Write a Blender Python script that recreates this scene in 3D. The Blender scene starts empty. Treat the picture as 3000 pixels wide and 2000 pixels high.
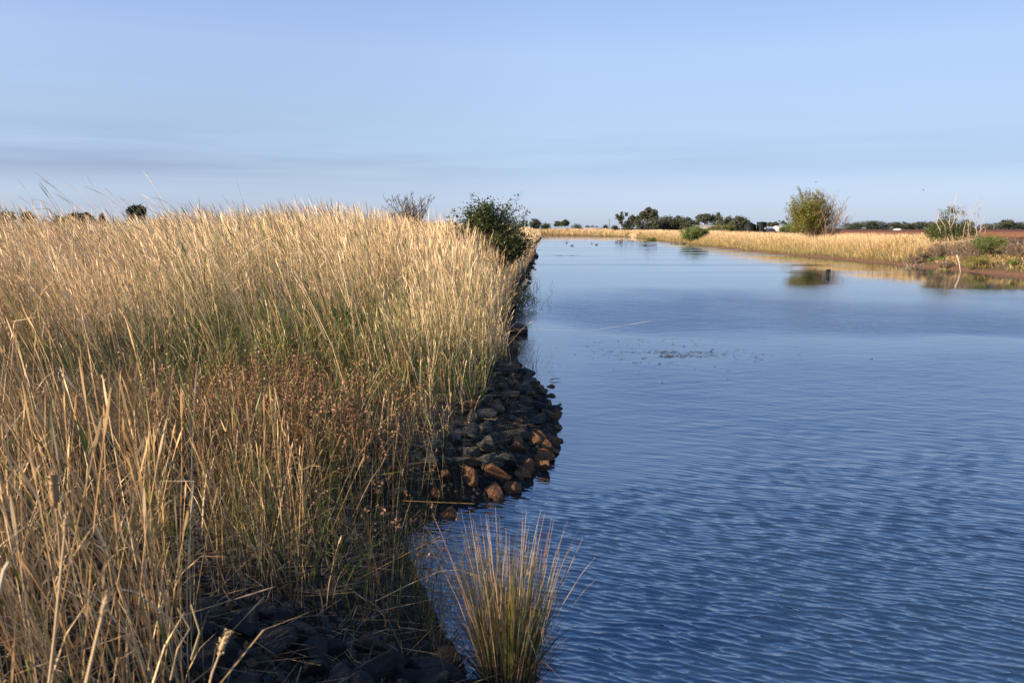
import bpy, bmesh, math, random
import numpy as np
from mathutils import Vector, Matrix
R = math.radians
rng = np.random.default_rng(7)
random.seed(7)
scene = bpy.context.scene
col = scene.collection

# ------------------------------------------------------------------ camera
F = 2500.0                      # focal length in pixels of the 3000 px wide frame
HZ = 668.0                      # horizon row
CAMH = 2.5
TH = math.atan((1000 - HZ) / F)
cam_d = bpy.data.cameras.new('camera')
cam = bpy.data.objects.new('camera', cam_d)
col.objects.link(cam)
cam.location = (0, 0, CAMH)
cam.rotation_euler = (R(90) - TH, 0, 0)
cam_d.sensor_width = 36.0
cam_d.lens = F / 3000 * 36.0
cam_d.clip_start = 0.05
cam_d.clip_end = 9000
cam_d.dof.use_dof = True
cam_d.dof.focus_distance = 14.0
cam_d.dof.aperture_fstop = 4.5
scene.camera = cam

# ------------------------------------------------------------------ sky and sun
SUN_EL = R(23)
SUN_A = R(66)                   # angle from straight behind the camera towards the left
S = Vector((-math.cos(SUN_EL) * math.sin(SUN_A), -math.cos(SUN_EL) * math.cos(SUN_A), math.sin(SUN_EL)))
world = bpy.data.worlds.new('World')
scene.world = world
world.use_nodes = True
wn = world.node_tree.nodes
wl = world.node_tree.links
wn.clear()
w_out = wn.new('ShaderNodeOutputWorld')
w_bg = wn.new('ShaderNodeBackground')
w_sky = wn.new('ShaderNodeTexSky')
w_sky.sky_type = 'NISHITA'
w_sky.sun_disc = False
w_sky.sun_elevation = SUN_EL
w_sky.sun_rotation = math.atan2(S.x, S.y)
w_sky.air_density = 1.0
w_sky.dust_density = 0.6
w_sky.ozone_density = 2.5
w_bg.inputs['Strength'].default_value = 0.102
# thin grey cloud streaks low over the horizon
w_tc = wn.new('ShaderNodeTexCoord')
w_sep = wn.new('ShaderNodeSeparateXYZ')
wl.new(w_tc.outputs['Generated'], w_sep.inputs[0])
w_map = wn.new('ShaderNodeMapping')
w_map.inputs['Scale'].default_value = (1.6, 1.6, 26)
w_map.inputs['Rotation'].default_value = (0, R(2.0), 0)
wl.new(w_tc.outputs['Generated'], w_map.inputs[0])
w_noise = wn.new('ShaderNodeTexNoise')
w_noise.inputs['Scale'].default_value = 1.5
w_noise.inputs['Detail'].default_value = 5
w_noise.inputs['Roughness'].default_value = 0.5
wl.new(w_map.outputs[0], w_noise.inputs['Vector'])
w_band = wn.new('ShaderNodeValToRGB')
cr = w_band.color_ramp
cr.elements[0].position = 0.0
cr.elements[0].color = (0.05, 0.05, 0.05, 1)
cr.elements[1].position = 1.0
cr.elements[1].color = (0.04, 0.04, 0.04, 1)
for p, v in ((0.05, 0.3), (0.066, 0.8), (0.090, 0.9), (0.105, 0.25), (0.13, 0.08)):
    e = cr.elements.new(p)
    e.color = (v, v, v, 1)
wl.new(w_sep.outputs['Z'], w_band.inputs[0])
w_mr = wn.new('ShaderNodeMapRange')
w_mr.inputs['From Min'].default_value = 0.36
w_mr.inputs['From Max'].default_value = 0.58
wl.new(w_noise.outputs['Fac'], w_mr.inputs['Value'])
w_mul = wn.new('ShaderNodeMath')
w_mul.operation = 'MULTIPLY'
w_left = wn.new('ShaderNodeMapRange')
w_left.inputs['From Min'].default_value = -0.5
w_left.inputs['From Max'].default_value = 0.35
w_left.inputs['To Min'].default_value = 1.25
w_left.inputs['To Max'].default_value = 0.35
wl.new(w_sep.outputs['X'], w_left.inputs['Value'])
w_m2 = wn.new('ShaderNodeMath')
w_m2.operation = 'MULTIPLY'
wl.new(w_mr.outputs[0], w_m2.inputs[0])
wl.new(w_left.outputs[0], w_m2.inputs[1])
wl.new(w_m2.outputs[0], w_mul.inputs[0])
wl.new(w_band.outputs[0], w_mul.inputs[1])
w_tint = wn.new('ShaderNodeMix')
w_tint.data_type = 'RGBA'
w_tint.blend_type = 'MULTIPLY'
w_tint.inputs['Factor'].default_value = 1.0
wl.new(w_sky.outputs[0], w_tint.inputs['A'])
w_cor = wn.new('ShaderNodeValToRGB')      # clearer, evener blue than the model's own gradient
ce = w_cor.color_ramp
ce.elements[0].position = 0.0
ce.elements[0].color = (0.485, 0.59, 1.0, 1)
ce.elements[1].position = 1.0
ce.elements[1].color = (0.58, 0.76, 1.0, 1)
for p, c in ((0.023, (0.455, 0.51, 0.835)), (0.067, (0.455, 0.465, 0.63)), (0.12, (0.59, 0.535, 0.61)), (0.19, (0.78, 0.67, 0.70)), (0.26, (0.81, 0.705, 0.77)), (0.40, (0.74, 0.83, 1.0))):
    e = ce.elements.new(p)
    e.color = (*c, 1)
wl.new(w_sep.outputs['Z'], w_cor.inputs[0])
w_two = wn.new('ShaderNodeVectorMath')
w_two.operation = 'SCALE'
w_two.inputs['Scale'].default_value = 1.25
wl.new(w_cor.outputs[0], w_two.inputs[0])
wl.new(w_two.outputs[0], w_tint.inputs['B'])
w_cl = wn.new('ShaderNodeMix')
w_cl.data_type = 'RGBA'
w_cl.blend_type = 'MULTIPLY'
wl.new(w_mul.outputs[0], w_cl.inputs['Factor'])
wl.new(w_tint.outputs['Result'], w_cl.inputs['A'])
w_cl.inputs['B'].default_value = (0.79, 0.785, 0.85, 1)
w_x = wn.new('ShaderNodeMapRange')
w_x.inputs['From Min'].default_value = 0.05
w_x.inputs['From Max'].default_value = 0.6
w_x.inputs['To Min'].default_value = 1.0
w_x.inputs['To Max'].default_value = 0.74
wl.new(w_sep.outputs['X'], w_x.inputs['Value'])
w_sc = wn.new('ShaderNodeVectorMath')
w_sc.operation = 'SCALE'
wl.new(w_cl.outputs['Result'], w_sc.inputs[0])
wl.new(w_x.outputs[0], w_sc.inputs['Scale'])
wl.new(w_sc.outputs[0], w_bg.inputs['Color'])
wl.new(w_bg.outputs[0], w_out.inputs['Surface'])

sun_d = bpy.data.lights.new('sun', 'SUN')
sun_d.energy = 5.0
sun_d.angle = R(0.5)
sun_d.color = (1.0, 0.83, 0.63)
sun = bpy.data.objects.new('sun', sun_d)
col.objects.link(sun)
sun.rotation_euler = S.to_track_quat('Z', 'Y').to_euler()

scene.view_settings.view_transform = 'Standard'
scene.view_settings.look = 'None'
scene.view_settings.exposure = 1.15
scene.view_settings.gamma = 1.0
scene.cycles.max_bounces = 6
scene.cycles.diffuse_bounces = 3
scene.cycles.glossy_bounces = 3
scene.cycles.transparent_max_bounces = 6
scene.cycles.use_denoising = True

# ------------------------------------------------------------------ helpers
def ray(px, py):
    u = (px - 1500) / F
    v = (1000 - py) / F
    return u, math.cos(TH) + v * math.sin(TH), -math.sin(TH) + v * math.cos(TH)

def at(px, py, D):
    """world point on the ray of a photo pixel, D metres ahead"""
    x, y, z = ray(px, py)
    k = D / y
    return Vector((x * k, D, CAMH + z * k))

def onz(px, py, z=0.0):
    x, y, zz = ray(px, py)
    k = (z - CAMH) / zz
    return Vector((x * k, y * k, z))

def tag(o, label=None, cat=None, group=None, kind=None):
    if label: o['label'] = label
    if cat: o['category'] = cat
    if group: o['group'] = group
    if kind: o['kind'] = kind
    return o

def empty(name, loc, rz=0.0):
    o = bpy.data.objects.new(name, None)
    o.empty_display_size = 0.2
    col.objects.link(o)
    o.location = loc
    o.rotation_euler = (0, 0, rz)
    return o

def link(name, me, mat=None, parent=None, loc=None, smooth=False):
    if mat is not None and not me.materials:
        me.materials.append(mat)
    o = bpy.data.objects.new(name, me)
    col.objects.link(o)
    if parent is not None: o.parent = parent
    if loc is not None: o.location = loc
    if smooth and len(me.polygons):
        me.polygons.foreach_set('use_smooth', np.ones(len(me.polygons), bool))
    return o

def np_mesh(name, verts, quads, cols=None, tris=None):
    """mesh from numpy arrays; quads (n,4) and / or tris (n,3); cols per vertex rgb"""
    me = bpy.data.meshes.new(name)
    verts = np.asarray(verts, np.float32).reshape(-1, 3)
    nq = 0 if quads is None else len(quads)
    nt = 0 if tris is None else len(tris)
    me.vertices.add(len(verts))
    me.vertices.foreach_set('co', verts.ravel())
    li = []
    starts = []
    if nq:
        li.append(np.asarray(quads, np.int32).ravel())
        starts.append(np.arange(nq, dtype=np.int32) * 4)
    if nt:
        li.append(np.asarray(tris, np.int32).ravel())
        starts.append(nq * 4 + np.arange(nt, dtype=np.int32) * 3)
    li = np.concatenate(li)
    starts = np.concatenate(starts)
    me.loops.add(len(li))
    me.loops.foreach_set('vertex_index', li)
    me.polygons.add(nq + nt)
    me.polygons.foreach_set('loop_start', starts)
    if cols is not None:
        a = me.attributes.new('col', 'FLOAT_COLOR', 'POINT')
        c = np.ones((len(verts), 4), np.float32)
        c[:, :3] = cols
        a.data.foreach_set('color', c.ravel())
    me.update(calc_edges=True)
    return me

class MB:
    """collects numpy pieces of one mesh"""
    def __init__(self):
        self.v = []; self.q = []; self.c = []; self.n = 0
    def add(self, v, q, c=None):
        v = np.asarray(v, float).reshape(-1, 3)
        self.v.append(v); self.q.append(np.asarray(q, int).reshape(-1, 4) + self.n)
        if c is None: c = np.full((len(v), 3), 0.5)
        c = np.asarray(c, float)
        if c.ndim == 1: c = np.tile(c, (len(v), 1))
        self.c.append(c)
        self.n += len(v)
    def tube(self, pts, rad, sides=6, c=None, cap=True):
        pts = np.asarray(pts, float); n = len(pts)
        rad = np.broadcast_to(np.asarray(rad, float), (n,))
        d = np.gradient(pts, axis=0)
        d /= np.linalg.norm(d, axis=1, keepdims=True) + 1e-9
        ref = np.array([0, 0, 1.0]) if abs(d[0, 2]) < 0.9 else np.array([1.0, 0, 0])
        a = np.cross(d, ref); a /= np.linalg.norm(a, axis=1, keepdims=True) + 1e-9
        b = np.cross(d, a)
        th = np.arange(sides) / sides * 2 * math.pi
        ring = pts[:, None, :] + rad[:, None, None] * (np.cos(th)[None, :, None] * a[:, None, :] + np.sin(th)[None, :, None] * b[:, None, :])
        v = ring.reshape(-1, 3)
        i = np.arange(n - 1)[:, None] * sides; j = np.arange(sides)[None, :]; j2 = (j + 1) % sides
        q = np.stack([i + j, i + j2, i + sides + j2, i + sides + j], -1).reshape(-1, 4)
        if cap:
            v = np.vstack([v, pts[:1], pts[-1:]])
            k0 = n * sides; k1 = k0 + 1
            jj = np.arange(0, sides - 1, 2)
            caps = [[k0, (x + 2) % sides, (x + 1) % sides, x] for x in range(0, sides - sides % 2, 2)]
            o = (n - 1) * sides
            caps += [[k1, o + x, o + (x + 1) % sides, o + (x + 2) % sides] for x in range(0, sides - sides % 2, 2)]
            q = np.vstack([q, caps])
        self.add(v, q, c)
    def box(self, lo, hi, c=None, rot=None, org=(0, 0, 0)):
        x0, y0, z0 = lo; x1, y1, z1 = hi
        v = np.array([[x0, y0, z0], [x1, y0, z0], [x1, y1, z0], [x0, y1, z0], [x0, y0, z1], [x1, y0, z1], [x1, y1, z1], [x0, y1, z1]], float)
        if rot is not None: v = v @ np.array(rot).T
        v = v + np.array(org)
        q = [[0, 3, 2, 1], [4, 5, 6, 7], [0, 1, 5, 4], [1, 2, 6, 5], [2, 3, 7, 6], [3, 0, 4, 7]]
        self.add(v, q, c)
    def lathe(self, prof, sides=24, c=None, org=(0, 0, 0)):
        prof = np.asarray(prof, float); n = len(prof)
        th = np.arange(sides) / sides * 2 * math.pi
        v = np.stack([prof[:, None, 0] * np.cos(th), prof[:, None, 0] * np.sin(th), np.broadcast_to(prof[:, None, 1], (n, sides))], -1).reshape(-1, 3) + np.array(org)
        i = np.arange(n - 1)[:, None] * sides; j = np.arange(sides)[None, :]; j2 = (j + 1) % sides
        q = np.stack([i + j, i + j2, i + sides + j2, i + sides + j], -1).reshape(-1, 4)
        self.add(v, q, c)
    def leaves(self, cen, size, aspect=2.2, cols=None, droop=0.0):
        cen = np.asarray(cen, float); n = len(cen)
        if n == 0: return
        size = np.broadcast_to(np.asarray(size, float), (n,))
        a = rng.normal(size=(n, 3)); a[:, 2] -= droop
        a /= np.linalg.norm(a, axis=1, keepdims=True)
        b = np.cross(a, rng.normal(size=(n, 3))); b /= np.linalg.norm(b, axis=1, keepdims=True)
        nrm = np.cross(a, b)
        L = size[:, None]; W = (size / aspect)[:, None]
        v = np.stack([cen - a * L * .5, cen + b * W * .5 + nrm * W * .12, cen + a * L * .5, cen - b * W * .5 + nrm * W * .12], 1).reshape(-1, 3)
        q = np.arange(n * 4).reshape(n, 4)
        c = None
        if cols is not None: c = np.repeat(np.asarray(cols), 4, axis=0)
        self.add(v, q, c)
    def mesh(self, name):
        return np_mesh(name, np.vstack(self.v), np.vstack(self.q), np.vstack(self.c))
    def build(self, name, mat, parent=None, loc=None, smooth=False):
        return link(name, self.mesh(name), mat, parent, loc, smooth)

def hash2(ix, iy, s):
    h = (ix.astype(np.int64) * 374761393 + iy.astype(np.int64) * 668265263 + s * 144665) & 0x7fffffff
    h = ((h ^ (h >> 13)) * 1274126177) & 0x7fffffff
    return ((h ^ (h >> 16)) & 0xffff) / 65535.0

def vnoise(x, y, s=0):
    x = np.asarray(x, float); y = np.asarray(y, float)
    ix = np.floor(x); iy = np.floor(y); fx = x - ix; fy = y - iy
    fx = fx * fx * (3 - 2 * fx); fy = fy * fy * (3 - 2 * fy)
    a = hash2(ix, iy, s); b = hash2(ix + 1, iy, s); c = hash2(ix, iy + 1, s); d = hash2(ix + 1, iy + 1, s)
    return (a * (1 - fx) + b * fx) * (1 - fy) + (c * (1 - fx) + d * fx) * fy

def sstep(a, b, x):
    t = np.clip((np.asarray(x, float) - a) / (b - a), 0, 1)
    return t * t * (3 - 2 * t)

# ------------------------------------------------------------------ materials
def mat_nodes(name):
    m = bpy.data.materials.new(name)
    m.use_nodes = True
    n = m.node_tree.nodes; l = m.node_tree.links
    return m, n, l, n['Principled BSDF']

def mat_attr(name, rough=0.7, transl=0.0, spec=0.25, noise=0.0):
    """colour taken from the mesh's per-vertex colours"""
    m, n, l, b = mat_nodes(name)
    a = n.new('ShaderNodeAttribute'); a.attribute_name = 'col'
    src = a.outputs['Color']
    if noise > 0:
        t = n.new('ShaderNodeTexNoise'); t.inputs['Scale'].default_value = noise; t.inputs['Detail'].default_value = 4
        g = n.new('ShaderNodeNewGeometry'); l.new(g.outputs['Position'], t.inputs['Vector'])
        mr = n.new('ShaderNodeMapRange'); mr.inputs['To Min'].default_value = 0.6; mr.inputs['To Max'].default_value = 1.4
        l.new(t.outputs['Fac'], mr.inputs['Value'])
        mx = n.new('ShaderNodeMix'); mx.data_type = 'RGBA'; mx.blend_type = 'MULTIPLY'; mx.inputs['Factor'].default_value = 1
        l.new(src, mx.inputs['A']); l.new(mr.outputs[0], mx.inputs['B'])
        src = mx.outputs['Result']
    l.new(src, b.inputs['Base Color'])
    b.inputs['Roughness'].default_value = rough
    b.inputs['Specular IOR Level'].default_value = spec
    if transl > 0:
        tr = n.new('ShaderNodeBsdfTranslucent'); l.new(src, tr.inputs['Color'])
        ms = n.new('ShaderNodeMixShader'); ms.inputs['Fac'].default_value = transl
        l.new(b.outputs[0], ms.inputs[1]); l.new(tr.outputs[0], ms.inputs[2])
        l.new(ms.outputs[0], n['Material Output'].inputs['Surface'])
    return m

def mat_noise(name, c1, c2, scale=8.0, rough=0.8, bump=0.0, detail=6, spec=0.3, c3=None, bscale=None):
    m, n, l, b = mat_nodes(name)
    tc = n.new('ShaderNodeTexCoord')
    t = n.new('ShaderNodeTexNoise'); t.inputs['Scale'].default_value = scale; t.inputs['Detail'].default_value = detail
    t.inputs['Roughness'].default_value = 0.65
    l.new(tc.outputs['Object'], t.inputs['Vector'])
    r = n.new('ShaderNodeValToRGB')
    r.color_ramp.elements[0].position = 0.3; r.color_ramp.elements[0].color = (*c1, 1)
    r.color_ramp.elements[1].position = 0.7; r.color_ramp.elements[1].color = (*c2, 1)
    if c3: e = r.color_ramp.elements.new(0.55); e.color = (*c3, 1)
    l.new(t.outputs['Fac'], r.inputs[0]); l.new(r.outputs[0], b.inputs['Base Color'])
    b.inputs['Roughness'].default_value = rough
    b.inputs['Specular IOR Level'].default_value = spec
    if bump > 0:
        t2 = n.new('ShaderNodeTexNoise'); t2.inputs['Scale'].default_value = bscale or scale * 4; t2.inputs['Detail'].default_value = 5
        l.new(tc.outputs['Object'], t2.inputs['Vector'])
        bp = n.new('ShaderNodeBump'); bp.inputs['Distance'].default_value = bump
        l.new(t2.outputs['Fac'], bp.inputs['Height']); l.new(bp.outputs[0], b.inputs['Normal'])
    return m

M_GRASS = mat_attr('dry_grass', rough=0.55, transl=0.14, spec=0.35)
M_LEAF = mat_attr('leaf', rough=0.5, transl=0.2, spec=0.35)
M_FARLEAF = mat_attr('gum_leaf', rough=0.75, transl=0.1, spec=0.15)
M_BARK = mat_attr('bark', rough=0.85, spec=0.15, noise=30)

# ------------------------------------------------------------------ the canal's shores
left_px = [(1375, 2000), (1350, 1930), (1300, 1850), (1262, 1780), (1225, 1690), (1190, 1610), (1200, 1560), (1290, 1510), (1400, 1475), (1540, 1425), (1600, 1370),
           (1630, 1310), (1635, 1250), (1622, 1190), (1575, 1140), (1535, 1090), (1512, 1040), (1498, 985), (1515, 955), (1508, 925), (1502, 890),
           (1515, 855), (1535, 822), (1552, 793), (1564, 772), (1572, 746), (1568, 722), (1580, 706), (1588, 696)]
LP = [onz(*p) for p in left_px]
ly = [-30, -3, 1.5, 3.2] + [p.y for p in LP] + [238, 243, 252, 296, 6000]
lx = [12, 4.0, 0.9, 0.1] + [p.x for p in LP] + [6, -30, -125, -125, -125]
ry = [-30, 30, 44, 60, 81, 93, 122, 136, 147, 174, 215, 232, 247, 262, 270, 280, 287, 296, 6000]
rx = [25, 26.2, 26.5, 26.6, 26, 26.1, 26.7, 27.7, 27.6, 28.5, 31, 31.5, 29, 20, 11, -20, -60, -124.9, -124.9]
def XL(y): return np.interp(y, ly, lx)
def XR(y): return np.interp(y, ry, rx)

SP = np.array([0, .5, 1.1, 2.5, 5, 9, 14, 22, 40, 400, 4000.])
ZN = np.array([0, .22, .40, .68, .92, 1.1, 1.2, 1.1, 1.0, 1.0, 1.0])      # near the camera
ZF = np.array([0, .32, .62, .98, 1.3, 1.52, 1.5, 1.2, 1.0, 1.0, 1.0])     # along the berm
RP = np.array([0, .25, .8, 2.5, 5, 9, 14, 30, 400, 4000.])
ZR = np.array([0, .16, .30, .75, 1.05, 1.15, 1.1, 1.0, 1.0, 1.0])
def ground_z(x, y):
    x = np.asarray(x, float); y = np.asarray(y, float)
    xl = XL(y); xr = XR(y)
    s = xl - x; r = x - xr
    k = sstep(5.5, 12.5, y)
    zl = np.interp(s, SP, ZN) * (1 - k) + np.interp(s, SP, ZF) * k
    zr = np.interp(r, RP, ZR)
    wid = np.maximum(xr - xl, .02)
    t = np.clip((x - xl) / wid, 0, 1)
    zc = -np.minimum(1.4, .32 * wid) * np.clip(np.minimum(t, 1 - t) * 8, 0, 1) ** .7
    z = np.where(s > 0, zl, np.where(r > 0, zr, zc))
    land = np.clip(np.maximum(s, r), 0, 1)
    z = z + land * (.10 * (vnoise(x * 1.3, y * 1.3, 3) - .5) + .16 * (vnoise(x * .35, y * .35, 4) - .5))
    return z

# terrain: rows follow the canal so that both waterlines stay crisp
sl = np.concatenate([np.linspace(0, 1.2, 9), np.linspace(1.5, 6, 16), np.linspace(7, 20, 14), [24, 30, 40, 60, 100, 200, 400, 900, 2000, 4500]])
cl = np.linspace(0, 1, 13)[1:-1]
sr = np.concatenate([[0, .12, .25, .45, .8, 1.2, 1.8], np.linspace(2.5, 14, 14), [18, 24, 32, 45, 70, 120, 250, 500, 1000, 2000, 4500]])
gy = np.concatenate([np.linspace(-30, -4, 8), np.linspace(-3, 16, 110), np.linspace(16.4, 40, 60), np.linspace(41, 110, 60), np.linspace(112, 296, 90), [300, 310, 330, 370, 450, 600, 900, 1500, 2600, 4500, 6000]])
X = []; Y = []
for y in gy:
    a, b = float(XL(y)), float(XR(y))
    b = max(b, a + .05)
    row = np.concatenate([a - sl[::-1], a + (b - a) * cl, b + sr])
    X.append(row); Y.append(np.full(len(row), y))
X = np.array(X); Y = np.array(Y)
Z = ground_z(X, Y)
nr, nc = X.shape
ii = (np.arange(nr - 1)[:, None] * nc + np.arange(nc - 1)[None, :])
q = np.stack([ii, ii + 1, ii + nc + 1, ii + nc], -1).reshape(-1, 4)
# colours: red clay on the right, painted shade by the left water, straw litter on the banks
sD = XL(Y) - X; rD = X - XR(Y)
base = np.empty(X.shape + (3,))
base[:] = (.085, .065, .034)
clay = np.array((.105, .058, .034))
k = ((sstep(.55, .2, rD) * .9 + .1 * sstep(1.2, .4, rD)) * (rD > -2))[..., None]
base = base * (1 - k) + clay * k
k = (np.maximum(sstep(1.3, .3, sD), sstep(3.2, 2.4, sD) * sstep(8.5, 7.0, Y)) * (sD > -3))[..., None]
base = base * (1 - k) + np.array((.022, .017, .011)) * k  # dark soil by the left water, blackened so the colour carries the shade there
k = ((rD > 8) * sstep(140, 110, Y))[..., None]
base = base * (1 - k) + np.array((.22, .10, .05)) * k
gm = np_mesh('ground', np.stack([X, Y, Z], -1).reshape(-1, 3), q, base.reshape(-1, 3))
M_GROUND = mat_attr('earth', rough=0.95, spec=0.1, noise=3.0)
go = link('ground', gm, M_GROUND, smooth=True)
tag(go, kind='structure')

# ploughed field: long sheet of turned red soil right of the canal
def soil_material():
    m, n, l, b = mat_nodes('ploughed_soil')
    g = n.new('ShaderNodeNewGeometry'); sp = n.new('ShaderNodeSeparateXYZ'); l.new(g.outputs['Position'], sp.inputs[0])
    nz = n.new('ShaderNodeTexNoise'); nz.inputs['Scale'].default_value = .15; nz.inputs['Detail'].default_value = 6
    l.new(g.outputs['Position'], nz.inputs['Vector'])
    ad = n.new('ShaderNodeMath'); ad.operation = 'MULTIPLY_ADD'; ad.inputs[1].default_value = 3.0
    l.new(nz.outputs['Fac'], ad.inputs[0]); l.new(sp.outputs['Y'], ad.inputs[2])
    mr = n.new('ShaderNodeMapRange'); mr.inputs['From Min'].default_value = 60; mr.inputs['From Max'].default_value = 700
    l.new(ad.outputs[0], mr.inputs['Value'])
    r = n.new('ShaderNodeValToRGB'); e = r.color_ramp.elements
    r.color_ramp.interpolation = 'LINEAR'
    e[0].position = 0; e[0].color = (.13, .048, .024, 1)
    e[1].position = 1; e[1].color = (.12, .05, .03, 1)
    for p, c in ((.10, (.12, .045, .022, 1)), (.108, (.29, .125, .046, 1)), (.36, (.25, .105, .040, 1)), (.40, (.14, .055, .03, 1))):
        k = e.new(p); k.color = c
    l.new(mr.outputs[0], r.inputs[0])
    n2 = n.new('ShaderNodeTexNoise'); n2.inputs['Scale'].default_value = 2.5; n2.inputs['Detail'].default_value = 5
    l.new(g.outputs['Position'], n2.inputs['Vector'])
    m2 = n.new('ShaderNodeMapRange'); m2.inputs['To Min'].default_value = .65; m2.inputs['To Max'].default_value = 1.35
    l.new(n2.outputs['Fac'], m2.inputs['Value'])
    mx = n.new('ShaderNodeMix'); mx.data_type = 'RGBA'; mx.blend_type = 'MULTIPLY'; mx.inputs['Factor'].default_value = 1
    l.new(r.outputs[0], mx.inputs['A']); l.new(m2.outputs[0], mx.inputs['B'])
    l.new(mx.outputs['Result'], b.inputs['Base Color'])
    b.inputs['Roughness'].default_value = .95; b.inputs['Specular IOR Level'].default_value = .1
    return m
fx = np.concatenate([np.linspace(37, 120, 60), np.linspace(125, 700, 40)])
fy = np.concatenate([np.linspace(40, 140, 120), np.linspace(142, 700, 80)])
FX, FY = np.meshgrid(fx, fy)
FX = np.where(FX < 60, FX + (60 - FX) * .0, FX)
FZ = 1.16 + .05 * np.sin(FY * 2.2 + .6 * vnoise(FX * .2, FY * .2, 9)) * (FY < 140) + .06 * vnoise(FX * .8, FY * .8, 5)
nr2, nc2 = FX.shape
ii = (np.arange(nr2 - 1)[:, None] * nc2 + np.arange(nc2 - 1)[None, :])
fo = link('ploughed_field', np_mesh('ploughed_field', np.stack([FX, FY, FZ], -1).reshape(-1, 3), np.stack([ii, ii + 1, ii + nc2 + 1, ii + nc2], -1).reshape(-1, 4)), soil_material())
tag(fo, kind='structure')

# ------------------------------------------------------------------ water
def water_material():
    m, n, l, b = mat_nodes('canal_water')
    b.inputs['Base Color'].default_value = (.010, .018, .027, 1)
    b.inputs['Roughness'].default_value = .025
    b.inputs['IOR'].default_value = 1.7
    g = n.new('ShaderNodeNewGeometry')
    sp = n.new('ShaderNodeSeparateXYZ'); l.new(g.outputs['Position'], sp.inputs[0])
    def math_(op, a=None, bb=None, c=None):
        k = n.new('ShaderNodeMath'); k.operation = op
        for i, v in enumerate((a, bb, c)):
            if v is None: continue
            if isinstance(v, (int, float)): k.inputs[i].default_value = v
            else: l.new(v, k.inputs[i])
        return k.outputs[0]
    def noise(rot, sc, scale, detail=2, rough=.5):
        mp = n.new('ShaderNodeMapping'); mp.inputs['Rotation'].default_value = (0, 0, R(rot)); mp.inputs['Scale'].default_value = sc
        l.new(g.outputs['Position'], mp.inputs[0])
        t = n.new('ShaderNodeTexNoise'); t.inputs['Scale'].default_value = scale; t.inputs['Detail'].default_value = detail; t.inputs['Roughness'].default_value = rough
        l.new(mp.outputs[0], t.inputs['Vector']); return t.outputs['Fac']
    # wind streaks on the far water, too fine to model
    s2 = n.new('ShaderNodeMapRange'); s2.inputs['From Min'].default_value = .55; s2.inputs['From Max'].default_value = .70
    s2.inputs['To Min'].default_value = .020; s2.inputs['To Max'].default_value = .55
    l.new(noise(0, (.014, .16, 1), 1.0, 3), s2.inputs['Value'])
    fy_ = n.new('ShaderNodeMapRange'); fy_.inputs['From Min'].default_value = 46; fy_.inputs['From Max'].default_value = 75
    l.new(sp.outputs['Y'], fy_.inputs['Value'])
    amp = math_('MULTIPLY', s2.outputs[0], fy_.outputs[0])
    # finest wavelets under the modelled ones, where the breeze touches the water
    wd = n.new('ShaderNodeAttribute'); wd.attribute_name = 'wind'
    far_ = n.new('ShaderNodeMapRange'); far_.inputs['From Min'].default_value = 9; far_.inputs['From Max'].default_value = 17
    l.new(sp.outputs['Y'], far_.inputs['Value'])
    amp = math_('ADD', amp, math_('MULTIPLY', wd.outputs['Fac'], far_.outputs[0]))
    h = math_('MULTIPLY', noise(8, (1, 1.5, 1), 2.1, 5, .68), math_('MULTIPLY', amp, .060))
    bp = n.new('ShaderNodeBump'); bp.inputs['Strength'].default_value = 1; bp.inputs['Distance'].default_value = 1.0
    l.new(h, bp.inputs['Height'])
    front = n.new('ShaderNodeCombineXYZ'); l.new(math_('MULTIPLY', amp, -.19), front.inputs['Y'])
    va = n.new('ShaderNodeVectorMath'); va.operation = 'ADD'; l.new(bp.outputs[0], va.inputs[0]); l.new(front.outputs[0], va.inputs[1])
    vn = n.new('ShaderNodeVectorMath'); vn.operation = 'NORMALIZE'; l.new(va.outputs[0], vn.inputs[0])
    l.new(vn.outputs[0], b.inputs['Normal'])
    gl = n.new('ShaderNodeBsdfGlossy'); gl.inputs['Color'].default_value = (.72, .88, 1, 1); gl.inputs['Roughness'].default_value = .025
    l.new(vn.outputs[0], gl.inputs['Normal'])
    ms = n.new('ShaderNodeMixShader'); ms.inputs['Fac'].default_value = .16
    l.new(b.outputs[0], ms.inputs[1]); l.new(gl.outputs[0], ms.inputs[2]); l.new(ms.outputs[0], n['Material Output'].inputs['Surface'])
    return m
# rows get finer towards the near end, where ripples a few centimetres long can be seen
wy = [3.0]
while wy[-1] < 56: wy.append(wy[-1] + max(.0065, .00023 * wy[-1] ** 2))
wy = np.array([-30, -5, 0] + wy + list(np.linspace(58, 236, 60)) + [240, 252, 275, 296])
wt = np.concatenate([np.linspace(0, 1, 780)])
wl_ = XL(wy) - .6
wr_ = np.minimum(np.maximum(.70 * wy + .6, wl_ + 2), XR(wy) + 1.0)
WX = wl_[:, None] + (wr_ - wl_)[:, None] * wt[None, :]
WX = np.concatenate([WX, np.maximum(XR(wy) + 1.0, wr_ + .01)[:, None]], 1)
WY = np.repeat(wy[:, None], WX.shape[1], 1)
def fbm(x, y, s_): return .55 * vnoise(x, y, s_) + .28 * vnoise(x * 2.1, y * 2.1, s_ + 1) + .17 * vnoise(x * 4.3, y * 4.3, s_ + 2)
yy = WY + (fbm(WX * .13, WY * .10, 131) - .5) * 15 * np.clip(WY / 20, .2, 1)
yy = yy + .45 * WX * sstep(17, 26, WY)
WA = np.interp(yy, [3, 7, 10, 13, 16.5, 20, 23, 30, 36, 42, 52], [1.1, 1.1, .82, .46, .22, .14, .62, .60, .26, .04, .020])
WA *= .72 + .5 * fbm(WX * .55, WY * .55, 141)
WA *= 1 - .6 * sstep(2.2, .3, WX - XL(WY)) * (WY > 8)                  # calmer in the lee of the rocks
wr2 = np.random.default_rng(77)
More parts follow.
